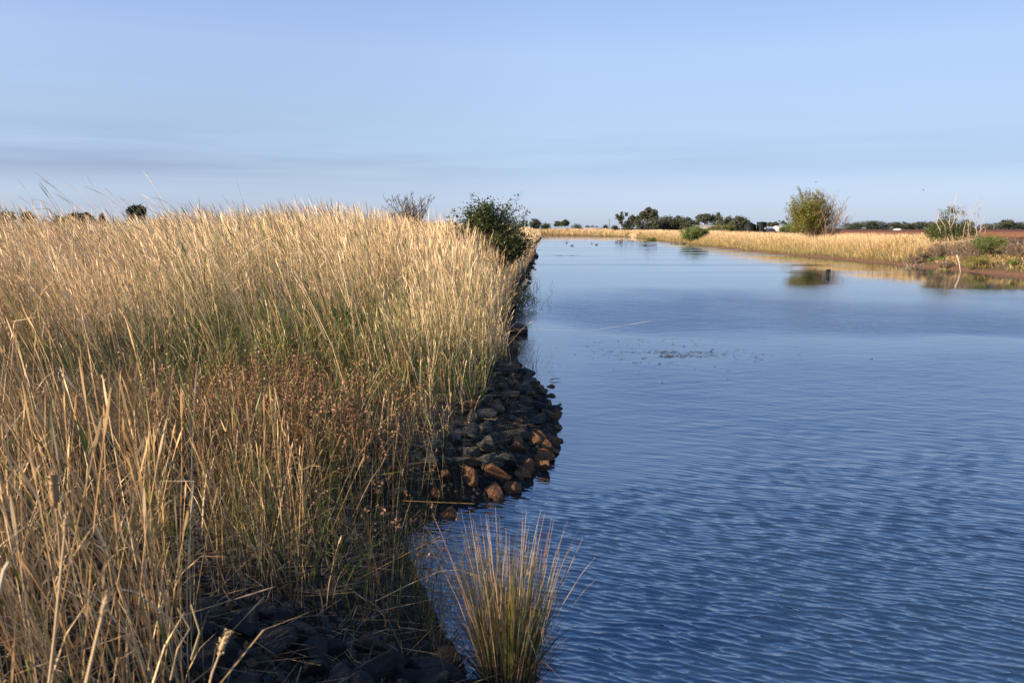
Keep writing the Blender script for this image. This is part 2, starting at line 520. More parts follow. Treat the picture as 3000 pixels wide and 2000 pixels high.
px_ = .20 * (fbm(WX * 1.1, WY * 1.1, 151) - .5) + .05 * (vnoise(WX * 4, WY * 4, 153) - .5)
DX = np.zeros_like(WX); DY = np.zeros_like(WX); WZ = np.zeros_like(WX)
rows = np.gradient(wy)[:, None]
def wave_set(n_, l0, l1, slope, deg, spread, dens):
    for k in range(n_):
        lam = math.exp(wr2.uniform(math.log(l0), math.log(l1))); kk = 2 * math.pi / lam
        a = R(deg + wr2.normal(0, spread)); dx, dy = math.sin(a), math.cos(a)
        sl = slope / math.sqrt(n_) * wr2.uniform(.6, 1.4); A = sl / kk
        fade = sstep(2.2, 4.2, lam / (rows * abs(dy) + 1e-4))
        ok = np.nonzero(fade[:, 0] > .01)[0]
        if len(ok) == 0: continue
        r0, r1 = ok[0], ok[-1] + 1
        ph = kk * (dx * WX[r0:r1] + dy * WY[r0:r1] + px_[r0:r1] * dens) + wr2.uniform(0, 6.28)
        E = WA[r0:r1] * fade[r0:r1] * A
        WZ[r0:r1] += E * np.cos(ph)
        q_ = E * np.sin(ph) * 1.25
        DX[r0:r1] -= q_ * dx; DY[r0:r1] -= q_ * dy
wave_set(16, .055, .105, .25, 22, 13, .5)
wave_set(12, .034, .055, .12, 26, 20, .35)
wave_set(14, .11, .26, .06, 18, 22, .7)
wave_set(8, .5, 1.3, .014, 10, 28, 1.0)
wave_set(8, .28, .6, .026, 4, 30, 1.0)
DX[:, -1] = 0; WZ[:, -1] = 0
WV = np.stack([WX + DX, WY + DY, WZ], -1).reshape(-1, 3)
nr3, nc3 = WX.shape
ii = (np.arange(nr3 - 1)[:, None] * nc3 + np.arange(nc3 - 1)[None, :])
wq = np.stack([ii, ii + 1, ii + nc3 + 1, ii + nc3], -1).reshape(-1, 4)
wv = WV
wo = link('water', np_mesh('water', wv, wq), water_material(), smooth=True)
wa_ = wo.data.attributes.new('wind', 'FLOAT', 'POINT'); wa_.data.foreach_set('value', WA.astype(np.float32).ravel())
tag(wo, kind='structure')

# ------------------------------------------------------------------ grass blades
STRAW = np.array([(.76, .555, .315), (.65, .45, .235), (.51, .325, .145), (.41, .245, .10), (.31, .17, .065)])
GREEN = np.array([(.10, .12, .024), (.135, .14, .030), (.075, .10, .02)])
def ribbons(base, L, lean, curve, width, prof, c0, c1, kink=None, ctop=.5):
    """thin blades: base (n,3), lean and curve horizontal vectors (n,2), c0 root and c1 stem colours"""
    n = len(base); t = np.array([p[0] for p in prof]); w = np.array([p[1] for p in prof]); m = len(t)
    off = lean[:, None, :] * t[None, :, None] + curve[:, None, :] * (t ** 2)[None, :, None]
    hz = np.sqrt((off ** 2).sum(-1))
    up = t[None, :] * (1 - .45 * np.clip(hz, 0, 1.2) ** 2)
    P = np.empty((n, m, 3))
    P[..., :2] = base[:, None, :2] + off * L[:, None, None]
    P[..., 2] = base[:, None, 2] + up * L[:, None]
    if kink is not None:
        kt, kd = kink                                  # kd: direction of the snapped end
        for j in range(m):
            msk = t[j] > kt
            if msk.any():
                pk = np.empty((msk.sum(), 3)); f = kt[msk]
                o = lean[msk] * f[:, None] + curve[msk] * (f ** 2)[:, None]
                pk[:, :2] = base[msk, :2] + o * L[msk, None]
                pk[:, 2] = base[msk, 2] + f * L[msk]
                P[msk, j] = pk + kd[msk] * ((t[j] - f) * L[msk])[:, None]
    a = rng.uniform(0, math.pi, n)
    wd = np.stack([np.cos(a), np.sin(a), rng.normal(0, .15, n)], -1)
    hw = (width[:, None] * w[None, :] * .5)[..., None] * wd[:, None, :]
    v = np.stack([P - hw, P + hw], 2)
    idx = np.arange(n)[:, None] * (2 * m) + np.arange(m - 1)[None, :] * 2
    q = np.stack([idx, idx + 1, idx + 3, idx + 2], -1).reshape(-1, 4)
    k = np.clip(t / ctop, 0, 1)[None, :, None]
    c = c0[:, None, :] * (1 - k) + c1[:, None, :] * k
    c = np.repeat(c, 2, axis=1)
    return v.reshape(-1, 3), q, c.reshape(-1, 3)
STEM = [(0, 1), (.35, .9), (.7, .75), (.88, .6), (.91, 2.0), (.96, 1.7), (1, .3)]
STEM_FAR = [(0, 1), (.5, .9), (.86, .8), (.90, 1.8), (1, .6)]
LEAF = [(0, .5), (.3, 1), (.65, .8), (1, .08)]

def pick(pal, n, bias=None):
    i = rng.integers(0, len(pal), n) if bias is None else np.clip((bias * len(pal)).astype(int), 0, len(pal) - 1)
    return pal[i] * rng.uniform(.85, 1.12, (n, 1))

def grass_field(mb, x, y, hgt, wid, leanx, leany, green, far=False, spread=.12, leafy=.5, tone=None):
    n = len(x)
    if n == 0: return
    z = ground_z(x, y) - .03
    base = np.stack([x, y, z], -1)
    L = hgt * rng.uniform(.55, 1.18, n)
    lean = np.stack([leanx + rng.normal(0, spread, n), leany + rng.normal(0, spread, n)], -1)
    lodged = rng.random(n) < (.05 if leafy else 0)
    lean[lodged] += rng.normal(0, .55, (lodged.sum(), 2))
    cv = np.stack([leanx * .8 + rng.normal(0, .1, n), leany * .8 + rng.normal(0, .1, n)], -1)
    tt = rng.random(n) if tone is None else np.clip(tone + rng.normal(0, .22, n), 0, .999)
    c1 = pick(STRAW, n, tt)
    g = pick(GREEN, n)
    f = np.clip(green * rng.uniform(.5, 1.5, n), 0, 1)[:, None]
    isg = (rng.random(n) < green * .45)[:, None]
    c0 = c1 * (1 - f) * .60 + g * f  # straw dimmed at the foot: shade low in the grass put into the colour
    c1 = np.where(isg, g * 1.35, c1)
    kt = np.full(n, 9.0); kd = np.zeros((n, 3))
    kk = rng.random(n) < .08
    kt[kk] = rng.uniform(.35, .75, kk.sum())
    a = rng.uniform(0, 2 * math.pi, n); e = rng.uniform(-.7, .35, n)
    kd[:] = np.stack([np.cos(a) * np.cos(e), np.sin(a) * np.cos(e), np.sin(e)], -1)
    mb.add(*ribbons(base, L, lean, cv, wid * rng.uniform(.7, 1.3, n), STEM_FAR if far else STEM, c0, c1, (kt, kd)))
    # leaves: lower, wider, arching away
    m = int(n * leafy)
    if m:
        k = rng.integers(0, n, m)
        b = base[k].copy(); hfrac = rng.uniform(0, .55, m)
        b[:, 2] += hfrac * L[k] * .95
        b[:, :2] += lean[k] * (hfrac * L[k])[:, None]
        a = rng.uniform(0, 2 * math.pi, m); s = rng.uniform(.15, .5, m)
        d = np.stack([np.cos(a), np.sin(a)], -1)
        ll = rng.uniform(.25, .5, m) * np.clip(hgt[k] / 1.2, .5, 1.2)
        gl = (rng.random(m) < green[k] * .8)[:, None]
        cc = np.where(gl, pick(GREEN, m) * 1.3, pick(STRAW, m, np.clip(rng.normal(.5, .25, m), 0, .99)))
        mb.add(*ribbons(b, ll, d * s[:, None], d * (s * 1.4)[:, None], wid[k] * 1.6, LEAF, cc, cc))

def leaf_cols(n, pal):
    pal = np.array(pal); return pal[rng.integers(0, len(pal), n)] * rng.uniform(.75, 1.25, (n, 1))

def scatter(y0, y1, dens, xlo, xhi):
    """even random points between two x limits (functions of y)"""
    ys = np.linspace(y0, y1, 400)
    w = np.maximum(xhi(ys) - xlo(ys), 0)
    area = np.trapezoid(w, ys) if hasattr(np, 'trapezoid') else np.trapz(w, ys)
    n = int(area * dens)
    cdf = np.cumsum(w); cdf /= cdf[-1]
    y = np.interp(rng.random(n), cdf, ys)
    x = xlo(y) + rng.random(n) * (xhi(y) - xlo(y))
    return x, y

def ell(x, y, cx, cy, rx_, ry_):
    return np.sqrt(((x - cx) / rx_) ** 2 + ((y - cy) / ry_) ** 2)

mb = MB(); low = MB()
bands = [(-1.5, 2.6, 200, .0050), (2.6, 5, 270, .0050), (5, 9, 230, .0046), (9, 14, 270, .0052), (14, 22, 220, .0062), (22, 40, 110, .0085), (40, 90, 42, .016), (90, 240, 14, .035)]
for (y0, y1, dn, wd) in bands:
    if y1 < 3:
        xlo = lambda y: np.full_like(y, -7.0); xhi = lambda y: np.full_like(y, -2.15)
    elif y0 < 22:
        xlo = lambda y: -(.62 * y + 2.6); xhi = lambda y: XL(y) - .25
    else:
        xlo = lambda y, w=(19 if y0 < 40 else 11): XL(y) - w; xhi = lambda y: XL(y) - .15
    x, y = scatter(y0, y1, dn, xlo, xhi)
    s = XL(y) - x
    keep = np.ones(len(x), bool)
    # clumps: stems gather in tussocks
    cl_ = vnoise(x * 2.3, y * 2.3, 21) * .6 + vnoise(x * 5.5, y * 5.5, 22) * .4
    keep &= rng.random(len(x)) < np.clip((cl_ - .18) * 2.6, .08, 1)
    u = x / np.maximum(y, .5)
    # the gap between the front-left clump and the next one, and the rocks at the water
    if y0 < 7 and y1 > 3:
        front = (y < 4.6) & (u < -.415 + .03 * vnoise(x * 3, y * 3, 5))
        mid = (y > 4.5) & (y < 6.6) & (u > -.375) & (u < -.205 - .13 * rng.random(len(x)) ** 1.3) & (s > .42)
        back = (y > 5.2) & (u < -.40)
        back2 = (y > 6.4) & (s > .9 + .55 * sstep(8.0, 7.0, y))
        keep &= front | mid | back | back2
    riprap = (y > 7.2) & (y < 13.6)
    keep &= ~(riprap & (s < .88 - .25 * sstep(11, 13.6, y)))
    keep &= ~((y >= 13.6) & (y < 20) & (s < .35))
    x, y, s, u = x[keep], y[keep], s[keep], u[keep]
    hgt = 1.38 * (.68 + .36 * vnoise(x * .55, y * .5, 31) + .26 * vnoise(x * 1.7, y * 1.5, 32))
    gap = sstep(.40, .24, vnoise(x * .95 + 3.3, y * .6, 93)) * sstep(5.5, 7.5, y) * (y < 20)
    hgt *= 1 - .50 * gap
    weedy = np.clip(1.35 - ell(x, y, -2.1, 7.75, 2.4, 1.35), 0, 1)          # low docks behind the stone point
    hollow = np.clip(1.4 - ell(x, y, -2.5, 11.7, 1.0, 1.0), 0, 1)
    hgt *= 1 - .68 * np.clip(weedy * 2, 0, 1) - .6 * np.clip(hollow * 2, 0, 1)
    hgt *= 1 - .34 * np.clip(1.7 - 1.2 * ell(x, y, -2.35, 10.0, 1.35, 2.3), 0, 1)
    hgt *= 1 - .25 * sstep(1.3, .4, s)
    hgt *= np.where((y > 4.7) & (y < 6.6) & (u > -.375), .84, 1)
    hgt *= 1 + .20 * sstep(12, 17, y) * (y < 40) * sstep(-.34, -.17, u)
    hgt *= 1 - .20 * sstep(-.30, -.52, u) * sstep(6, 9, y)
    k2 = rng.random(len(x)) < 1 - .55 * np.clip(np.maximum(weedy, hollow) * 2, 0, 1)
    x, y, s, u, hgt, gap = x[k2], y[k2], s[k2], u[k2], hgt[k2], gap[k2]
    green = np.clip(.32 + .9 * (vnoise(x * .7, y * .7, 41) - .5), .05, 1)
    green += .65 * np.clip(1.4 - ell(x, y, -2.6, 10.2, 1.6, 2.2), 0, 1)
    green += .10 * sstep(9.5, 7, y) + .45 * gap
    green *= np.where(y > 22, .7, 1)
    lx_ = -.09 - .10 * sstep(-1.5, -6, x) + .08 * sstep(2.2, .6, s)
    ly_ = np.full_like(x, -.03)
    tone = np.clip(.30 + .7 * (vnoise(x * .9, y * .9, 51) - .5) - .10 * sstep(9, 15, y) + .30 * sstep(10, 6, y), 0, 1)
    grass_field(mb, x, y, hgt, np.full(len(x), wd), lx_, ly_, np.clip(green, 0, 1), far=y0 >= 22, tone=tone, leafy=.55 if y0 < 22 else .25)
o = mb.build('dry_grass', M_GRASS)
tag(o, 'tall straw coloured grass covering the near bank left of the canal', 'grass', kind='stuff')
# wispy long stems that rise over the rest along the berm
mb = MB()
n = 420
y = rng.uniform(8.5, 18, n); u = rng.uniform(-.66, -.14, n) ; x = u * y
grass_field(mb, x, y, np.full(n, 1.95) - .28 * sstep(-.40, -.2, u), np.full(n, .0062), np.full(n, -.34) + .1 * sstep(-.4, -.2, u), np.full(n, -.05), np.full(n, .1), tone=np.full(n, .12), leafy=0, spread=.12)
o = mb.build('tall_grass_stems', M_GRASS)
tag(o, 'long pale grass stems bending in the wind above the bank', 'grass', kind='stuff')

# green undergrowth
mb = MB()
x, y = scatter(4.5, 22, 130, lambda y: -(.62 * y + 1), lambda y: XL(y) - .3)
s = XL(y) - x
p = np.clip(vnoise(x * .8, y * .8, 61) - .35, 0, 1) * 1.4 + .8 * np.clip(1.5 - ell(x, y, -2.6, 10.3, 1.7, 2.4), 0, 1)
kp = (rng.random(len(x)) < p) & ~((y < 6.6) & (x / y > -.40) & ((x / y > -.17) | (y < 4.8))) & ~((y > 7.2) & (y < 13.6) & (s < 1.2))
x, y = x[kp], y[kp]; n = len(x)
base = np.stack([x, y, ground_z(x, y) - .02], -1)
a = rng.uniform(0, 2 * math.pi, n); d = np.stack([np.cos(a), np.sin(a)], -1); sp_ = rng.uniform(.1, .5, n)[:, None]
c = pick(GREEN, n) * rng.uniform(.9, 1.5, (n, 1))
L = rng.uniform(.25, .62, n)
mb.add(*ribbons(base, L, d * sp_, d * sp_, np.full(n, .008), LEAF, c, c * 1.1))
o = mb.build('green_grass', M_GRASS)
tag(o, 'short green grass growing under the straw on the left bank', 'grass', kind='stuff')

# reddish docks and dry low weeds behind the stone point
mb = MB()
n = 1300
x = rng.normal(-2.15, .75, n); y = rng.normal(7.6, .8, n)
kp = (XL(y) - x > .75) & (y > 6.5)
x, y = x[kp], y[kp]; n = len(x)
base = np.stack([x, y, ground_z(x, y) - .02], -1)
L = rng.uniform(.22, .58, n)
c = np.array([(.24, .10, .045), (.30, .14, .06), (.36, .20, .09), (.16, .13, .04)])[rng.integers(0, 4, n)] * rng.uniform(.8, 1.2, (n, 1))
lean = rng.normal(0, .28, (n, 2))
mb.add(*ribbons(base, L, lean, lean * .4, np.full(n, .005), [(0, 1), (.5, .9), (1, .6)], c, c))
k = rng.integers(0, n, 9000); f = rng.uniform(.35, 1, 9000)
cen = base[k].copy(); cen[:, :2] += (lean[k] * (f + .4 * f * f)[:, None]) * L[k, None]; cen[:, 2] += f * L[k]
cen += rng.normal(0, .018, cen.shape)
mb.leaves(cen, rng.uniform(.012, .03, 9000), 1.4, c[k] * rng.uniform(.7, 1.3, (9000, 1)))
o = mb.build('dock_weeds', M_GRASS)
tag(o, 'reddish brown dry dock weeds behind the stone point', 'weeds', kind='stuff')

# thin green rushes along the shaded inlet
mb = MB()
x, y = scatter(4.45, 7.5, 120, lambda y: XL(y) - 1.3, lambda y: XL(y) - .02)
n = len(x); base = np.stack([x, y, ground_z(x, y) - .03], -1)
lean = rng.normal(0, .14, (n, 2)); L = rng.uniform(.35, .95, n)
c = np.where((rng.random(n) < .6)[:, None], pick(GREEN, n) * .6, pick(STRAW, n, rng.uniform(.6, .99, n)) * .55)  # both palettes dimmed so the blades carry the inlet's shade in their colour
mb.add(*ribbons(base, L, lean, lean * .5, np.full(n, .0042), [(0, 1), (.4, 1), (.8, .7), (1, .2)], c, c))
k = rng.integers(0, n, 130); tip = base[k].copy(); tip[:, :2] += lean[k] * 1.4 * L[k, None]; tip[:, 2] += L[k] * .97
mb.leaves(np.repeat(tip, 8, 0) + rng.normal(0, .012, (1040, 3)), .022, 1.6, leaf_cols(1040, [(.22, .11, .05), (.30, .16, .08)]))
o = mb.build('thin_rushes', M_GRASS)
tag(o, 'sparse thin green rushes along the shaded inlet', 'rushes', kind='stuff')

mb = MB()
x, y = scatter(4.2, 7.0, 900, lambda y: XL(y) - .22, lambda y: XL(y) + .16)
n = len(x); kp = rng.random(n) < np.clip(.25 + 1.2 * (vnoise(x * 4, y * 4, 66) - .3), .05, 1) * np.where(x > XL(y), .35, 1); x, y = x[kp], y[kp]; n = len(x)
base = np.stack([x, y, np.maximum(ground_z(x, y), -.04) - .01], -1)
lean = np.stack([rng.normal(.28, .3, n), rng.normal(-.05, .3, n)], -1)
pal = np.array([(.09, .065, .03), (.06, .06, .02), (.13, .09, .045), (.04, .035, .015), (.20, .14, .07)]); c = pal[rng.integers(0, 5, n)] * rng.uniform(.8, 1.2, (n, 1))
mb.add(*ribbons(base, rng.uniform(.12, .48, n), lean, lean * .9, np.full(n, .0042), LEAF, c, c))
o = mb.build('overhanging_grass', M_GRASS)
tag(o, 'dark brown grass hanging over the water at the shaded inlet', 'grass', kind='stuff')

# right bank grass: straw tops, olive foot
mb = MB()
def right_grass(y0, y1, dens, wid, rmax, sc=1.0):
    x, y = scatter(y0, y1, dens, lambda y: XR(y) + .10, lambda y: XR(y) + rmax)
    r = x - XR(y)
    n_ = vnoise(x * .35, y * .35, 71)
    kp = rng.random(len(x)) < np.clip((n_ - .1) * 2.4, .25, 1)
    x, y, r, n_ = x[kp], y[kp], r[kp], n_[kp]
    h = (.40 + .40 * sstep(.6, 3.5, r)) * (.76 + .3 * vnoise(x * .5 + .3 * y, y * .35 - .2 * x, 73) + .22 * rng.random(len(x))) * (.9 + .25 * n_) * sc
    g = np.clip(1.15 - .28 * r + .3 * (vnoise(x * .8, y * .8, 72) - .5), .08, .95)
    grass_field(mb, x, y, h, np.full(len(x), wid), np.full(len(x), -.12), np.full(len(x), -.02), g, far=True, leafy=.3, tone=np.clip(.60 - .10 * r, .22, .7))
right_grass(60, 66, 110, .0085, 6.5)
right_grass(66, 72, 200, .0085, 7.0)
right_grass(72, 90, 270, .009, 7.0)
right_grass(90, 140, 160, .013, 7.0)
right_grass(140, 226, 60, .022, 8.0)
right_grass(226, 268, 30, .05, 9.0)
o = mb.build('bank_grass', M_GRASS)
tag(o, 'pale dry grass band along the far right bank above the water', 'grass', kind='stuff')
mb = MB()
n = 26000
x = rng.uniform(-35, 33, n)
ord_ = np.argsort(rx[10:18]); yb = np.interp(x, np.array(rx[10:18])[::-1], np.array(ry[10:18])[::-1])
y = yb + rng.uniform(0, 9, n) + .4
grass_field(mb, x, y, np.full(n, 1.15) * (.8 + .4 * vnoise(x * .15, y * .3, 75)), np.full(n, .05), np.full(n, -.1), np.full(n, 0.), np.clip(.7 - .12 * (y - yb), .1, .7), far=True, leafy=.2, tone=np.full(n, .3))
o = mb.build('bend_grass', M_GRASS)
tag(o, 'distant strip of dry grass where the canal bends away', 'grass', kind='stuff')
# short grass and weeds at the near end of the right bank
mb = MB()
x, y = scatter(40, 66, 90, lambda y: XR(y) + .35, lambda y: XR(y) + 9)
n_ = vnoise(x * .5, y * .5, 81)
kp = rng.random(len(x)) < np.clip((n_ - .38) * 3.0 + .35 * sstep(56, 66, y), 0.03, 1)
x, y = x[kp], y[kp]
g = np.clip(.35 + 1.2 * (vnoise(x * .35, y * .35, 82) - .5), .05, 1)
grass_field(mb, x, y, (.32 + .7 * sstep(56, 66, y)) * np.ones(len(x)), np.full(len(x), .016), np.full(len(x), -.1), np.zeros(len(x)), np.clip(g + .25, 0, 1), far=True, leafy=.5, tone=np.full(len(x), .72), spread=.3)
o = mb.build('bank_weeds', M_GRASS)
tag(o, 'short mixed grass and weeds on red earth at the right bank', 'weeds', kind='stuff')

# ------------------------------------------------------------------ woody plants
def grow(base, h, stems, spread, levels=3, kids=4, up=.5, rad=.03, wob=.12, ratio=.55, r=random):
    """branching skeleton: list of polylines (points, radii) and the twig points"""
    lines = []; tips = []
    def branch(p, d, L, rd, lev):
        n = 5; pts = [p.copy()]; q = p.copy(); dd = d.copy()
        for i in range(n):
            dd = dd + np.array([r.gauss(0, wob), r.gauss(0, wob), r.gauss(0, wob * .5) + up * .06]); dd /= np.linalg.norm(dd)
            q = q + dd * L / n; pts.append(q.copy())
        lines.append((np.array(pts), np.linspace(rd, rd * .45, n + 1), lev))
        if lev >= levels:
            tips.extend(pts[1:]); return
        for k in range(kids):
            i = r.randint(1, n) if lev else r.randint(2, n)
            a = r.uniform(0, 2 * math.pi)
            side = np.array([math.cos(a), math.sin(a), r.uniform(-.1, .7)]); side /= np.linalg.norm(side)
            nd = dd * .55 + side * .75; nd /= np.linalg.norm(nd)
            branch(pts[i], nd, L * ratio * r.uniform(.7, 1.2), rd * .5, lev + 1)
        tips.append(pts[-1])
    for s_ in range(stems):
        a = 2 * math.pi * s_ / stems + r.uniform(-.5, .5); t = spread * r.uniform(.25, 1)
        d = np.array([math.cos(a) * t, math.sin(a) * t, 1.0]); d /= np.linalg.norm(d)
        branch(np.array(base, float) + np.array([math.cos(a), math.sin(a), 0]) * .1 * r.random(), d, h * r.uniform(.6, .9), rad, 1)
    return lines, np.array(tips)

def wood(lines, c, sides=5, minr=0.0):
    m = MB()
    for pts, rr, lev in lines:
        m.tube(pts, np.maximum(rr, minr), sides if lev < 3 else 4, np.array(c) * random.uniform(.8, 1.15), cap=False)
    return m

def gz(x, y): return float(ground_z(np.array([x]), np.array([y]))[0])


# green shrub on the left bank
X0, Y0 = -.82, 30.0; zb = gz(X0, Y0)
sh = empty('green_shrub', (X0, Y0, zb)); sh.scale = (1.04, 1.04, 1.03); tag(sh, 'dense dark green shrub leaning over the water from the dry grass bank', 'shrub')
lines, tips = grow((0, 0, 0), 2.25, 9, .55, 3, 5, .5, .03, .16)
wood(lines, (.10, .075, .05)).build('branches', M_BARK, sh)
m = MB()
P = []
for (cx, cy, cz, rx2, rz2, nn) in ((0, 0, 1.55, 1.0, .85, 24), (.35, .1, 2.15, .55, .55, 10), (-.3, 0, 2.3, .6, .55, 10), (.85, 0, 1.3, .6, .45, 9), (-.85, .1, 1.7, .5, .45, 8), (.45, -.1, .95, .5, .4, 5), (.1, -.3, .9, .5, .4, 4)):
    for k in range(nn):
        v = rng.normal(size=3); v /= np.linalg.norm(v); v *= rng.random() ** .45
        c = np.array((cx, cy, cz)) + v * np.array((rx2, rx2, rz2))
        P.append(c + rng.normal(0, .15, (300, 3)))
k = rng.integers(0, len(tips), 5200); P.append(tips[k] + rng.normal(0, .06, (5200, 3)))
# long shoots with leaves
for (ex, ez) in ((-.55, 3.15), (-.35, 3.0), (.75, 2.95), (.65, 2.75), (-1.2, 2.55), (-1.35, 2.3), (1.2, 2.2), (.1, 2.85), (1.25, 1.75), (-1.15, 1.95)):
    t = rng.random(150)[:, None]; st = np.array((ex * .35, 0, 1.5)); en = np.array((ex, rng.uniform(-.3, .3), ez))
    P.append(st + (en - st) * t + rng.normal(0, .05, (150, 3)))
    m2 = None
P = np.vstack(P); P = P[P[:, 2] > .12]
m.leaves(P, rng.uniform(.05, .10, len(P)), 1.9, leaf_cols(len(P), [(.045, .062, .015), (.058, .072, .016), (.078, .085, .018), (.034, .048, .014)]))
m.build('foliage', M_LEAF, sh)

# leafless shrub behind the crest of the bank
p0 = at(1195, 600, 40); zb = gz(p0.x, 40)
bs = empty('bare_shrub', (p0.x, 40, zb)); tag(bs, 'grey leafless shrub behind the crest of the grassy bank', 'shrub')
r_ = random.Random(5)
lines, tips = grow((0, 0, 0), 2.45, 62, .55, 3, 5, 1.8, .016, .05, .30, r_)
wood(lines, (.12, .095, .075), 4, .0085).build('branches', M_BARK, bs)

# big bush on the right bank: willow-green left half, bare twigs at the right
p0 = at(2385, 690, 86); zb = gz(p0.x, 86)
bb = empty('willow_bush', (p0.x, 86, zb)); tag(bb, 'tallest bush on the right bank, olive green with bare twigs on one side', 'bush')
r_ = random.Random(11)
lines, tips = grow((0, 0, 0), 4.6, 16, .62, 3, 5, .8, .06, .12, .45, r_)
wood(lines, (.20, .14, .09), 5, .010).build('branches', M_BARK, bb)
r_ = random.Random(12)
lines, _ = grow((1.2, -.6, 0), 4.0, 22, .85, 3, 5, .9, .04, .12, .45, r_)
ob = wood(lines, (.27, .19, .125), 5, .009).build('bare_twigs', M_BARK, bb); ob['label'] = 'pale bare twigs without leaves'
m = MB(); P = []
def plume(bx, top, n, w, f0=.45):
    bx = np.array(bx, float); top = np.array(top, float); t = rng.uniform(f0, 1, n)[:, None]
    bend = np.array((top[0] - bx[0], top[1] - bx[1], 0)) * .5
    return bx + (top - bx) * t + bend * (t * t - t) + rng.normal(0, 1, (n, 3)) * np.array((w, w, w * 1.5)) * (1.25 - t * .8)
for k in range(175):
    a = rng.uniform(0, 6.28); q_ = math.sqrt(rng.random())
    tx = -.45 + math.cos(a) * q_ * 2.6; ty = math.sin(a) * q_ * 2.0
    if tx > 1.75: continue
    tz = (5.3 - 1.5 * q_ ** 2.2) * rng.uniform(.62, 1.03) - .5 * max(0, tx)
    P.append(plume((-.5 + .25 * tx, .3 * ty, .4), (tx, ty, tz), 120, .17))
for (tx, tz) in ((-3.0, 4.0), (-2.9, 3.5), (-2.6, 4.7), (-1.9, 5.6), (-1.7, 5.45), (-.6, 5.35), (.3, 5.3), (-2.75, 3.0), (.8, 4.7)):
    P.append(plume((-.8, 0, 2.0), (tx, 0, tz), 130, .10, .4))
tp = tips[tips[:, 0] < .6]
k = rng.integers(0, len(tp), 5000); P.append(tp[k] + rng.normal(0, .12, (5000, 3)))
P = np.vstack(P)
m.leaves(P, rng.uniform(.10, .22, len(P)), 3.5, leaf_cols(len(P), [(.17, .15, .02), (.12, .125, .02), (.21, .165, .028), (.08, .09, .02)]), droop=.8)
m.build('foliage', M_LEAF, bb)

# low bush with tall dead branches at the right
p0 = at(2795, 715, 62); zb = gz(p0.x, 62)
db = empty('dead_branch_bush', (p0.x, 62, zb)); tag(db, 'dark green bush with tall white dead branches standing out of it', 'bush')
r_ = random.Random(23)
lines, tips = grow((-.3, .2, 0), 1.6, 10, .7, 3, 5, .5, .03, .15, .5, r_)
wood(lines, (.15, .10, .07), 4, .007).build('branches', M_BARK, db)
m = MB(); P = []
for k in range(130):
    v = rng.normal(size=3); v /= np.linalg.norm(v); v *= rng.random() ** .45
    c = np.array((-.35, .2, 1.05)) + v * np.array((1.85, 1.2, 1.05))
    P.append(c + rng.normal(0, .16, (110, 3)))
for k in range(18):
    c = np.array((-.35 + rng.normal(0, .4), .2, 2.1 + rng.uniform(0, .75))); P.append(c + rng.normal(0, .14, (60, 3)))
P = np.vstack(P); P = P[P[:, 2] > .05]
m.leaves(P, rng.uniform(.07, .15, len(P)), 3, leaf_cols(len(P), [(.075, .095, .022), (.10, .105, .022), (.05, .07, .02)]), droop=.5)
m.build('foliage', M_LEAF, db)
dl = []
r_ = random.Random(31)
for (x0, x1, zt, nk) in ((-.5, -.75, 3.55, 5), (-.4, -.45, 4.1, 6), (-.9, -1.9, 2.6, 5), (-.3, .1, 3.4, 4), (.6, 1.1, 3.6, 5), (.5, .75, 3.0, 4), (1.0, 1.9, 2.6, 4), (.9, 2.3, 1.7, 4), (-.6, -1.6, 3.1, 4), (.2, .45, 2.8, 3), (1.0, 1.55, 3.3, 5)):
    pts = np.array([(x0 + (x1 - x0) * t + r_.gauss(0, .05), -.55 + r_.gauss(0, .12), .15 + (zt - .15) * t) for t in np.linspace(0, 1, 7)])
    dl.append((pts, np.linspace(.030, .007, 7), 1))
    for k in range(nk):
        i = r_.randint(2, 5); d = np.array((r_.gauss(0, .5), r_.gauss(0, .3), r_.uniform(.3, 1))); L = r_.uniform(.3, .9)
        q = np.array([pts[i] + d * L * t + np.array((r_.gauss(0, .03), 0, 0)) for t in np.linspace(0, 1, 4)])
        dl.append((q, np.linspace(.013, .006, 4), 3))
for (x0, x1, z1) in ((-.9, -1.7, .1), (-.5, .6, .35), (.6, 1.3, .1), (-1.3, -.2, .25), (.2, 1.0, .6)):
    q = np.array([(x0 + (x1 - x0) * t, -1.0, .5 * (1 - t) + z1 * t + .12 * math.sin(3 * t)) for t in np.linspace(0, 1, 6)]); dl.append((q, np.linspace(.05, .022, 6), 1))
ob = wood(dl, (.44, .35, .27), 6).build('dead_branches', M_BARK, db)
ob['label'] = 'bleached bare dead branches'

# mounds and small shrubs
def mound(name, label, cat, px, D, w, h, pal, leaf, nclump, group=None, twig=(.25, .17, .12), aspect=3.0, z0=None):
    x = (px - 1500) / F * D * 1.0
    z = gz(x, D)
    o = empty(name, (x, D, z)); tag(o, label, cat, group)
    r_ = random.Random(int(px))
    ln, tp = grow((0, 0, 0), h * .8, 9, 1.2 * w / max(h, .1) * .5, 2, 5, .4, .018 * max(1, D / 60), .2, .6, r_)
    wood(ln, twig, 4, .006 * D / 60).build('branches', M_BARK, o)
    m = MB(); P = []
    for k in range(nclump):
        v = rng.normal(size=3); v /= np.linalg.norm(v); v *= rng.random() ** .4
        c = np.array((0, 0, h * .45)) + v * np.array((w * .5, w * .45, h * .5))
        P.append(c + rng.normal(0, .10 * max(.5, min(w, h)), (90, 3)))
    P = np.vstack(P); P = P[P[:, 2] > 0]
    m.leaves(P, leaf * rng.uniform(.6, 1.4, len(P)), aspect, leaf_cols(len(P), pal))
    m.build('foliage', M_LEAF, o)
    return o
GREYB = [(.19, .125, .08), (.23, .155, .10), (.14, .095, .065), (.17, .13, .07)]
OLIVE = [(.12, .13, .03), (.16, .15, .035), (.09, .11, .025)]
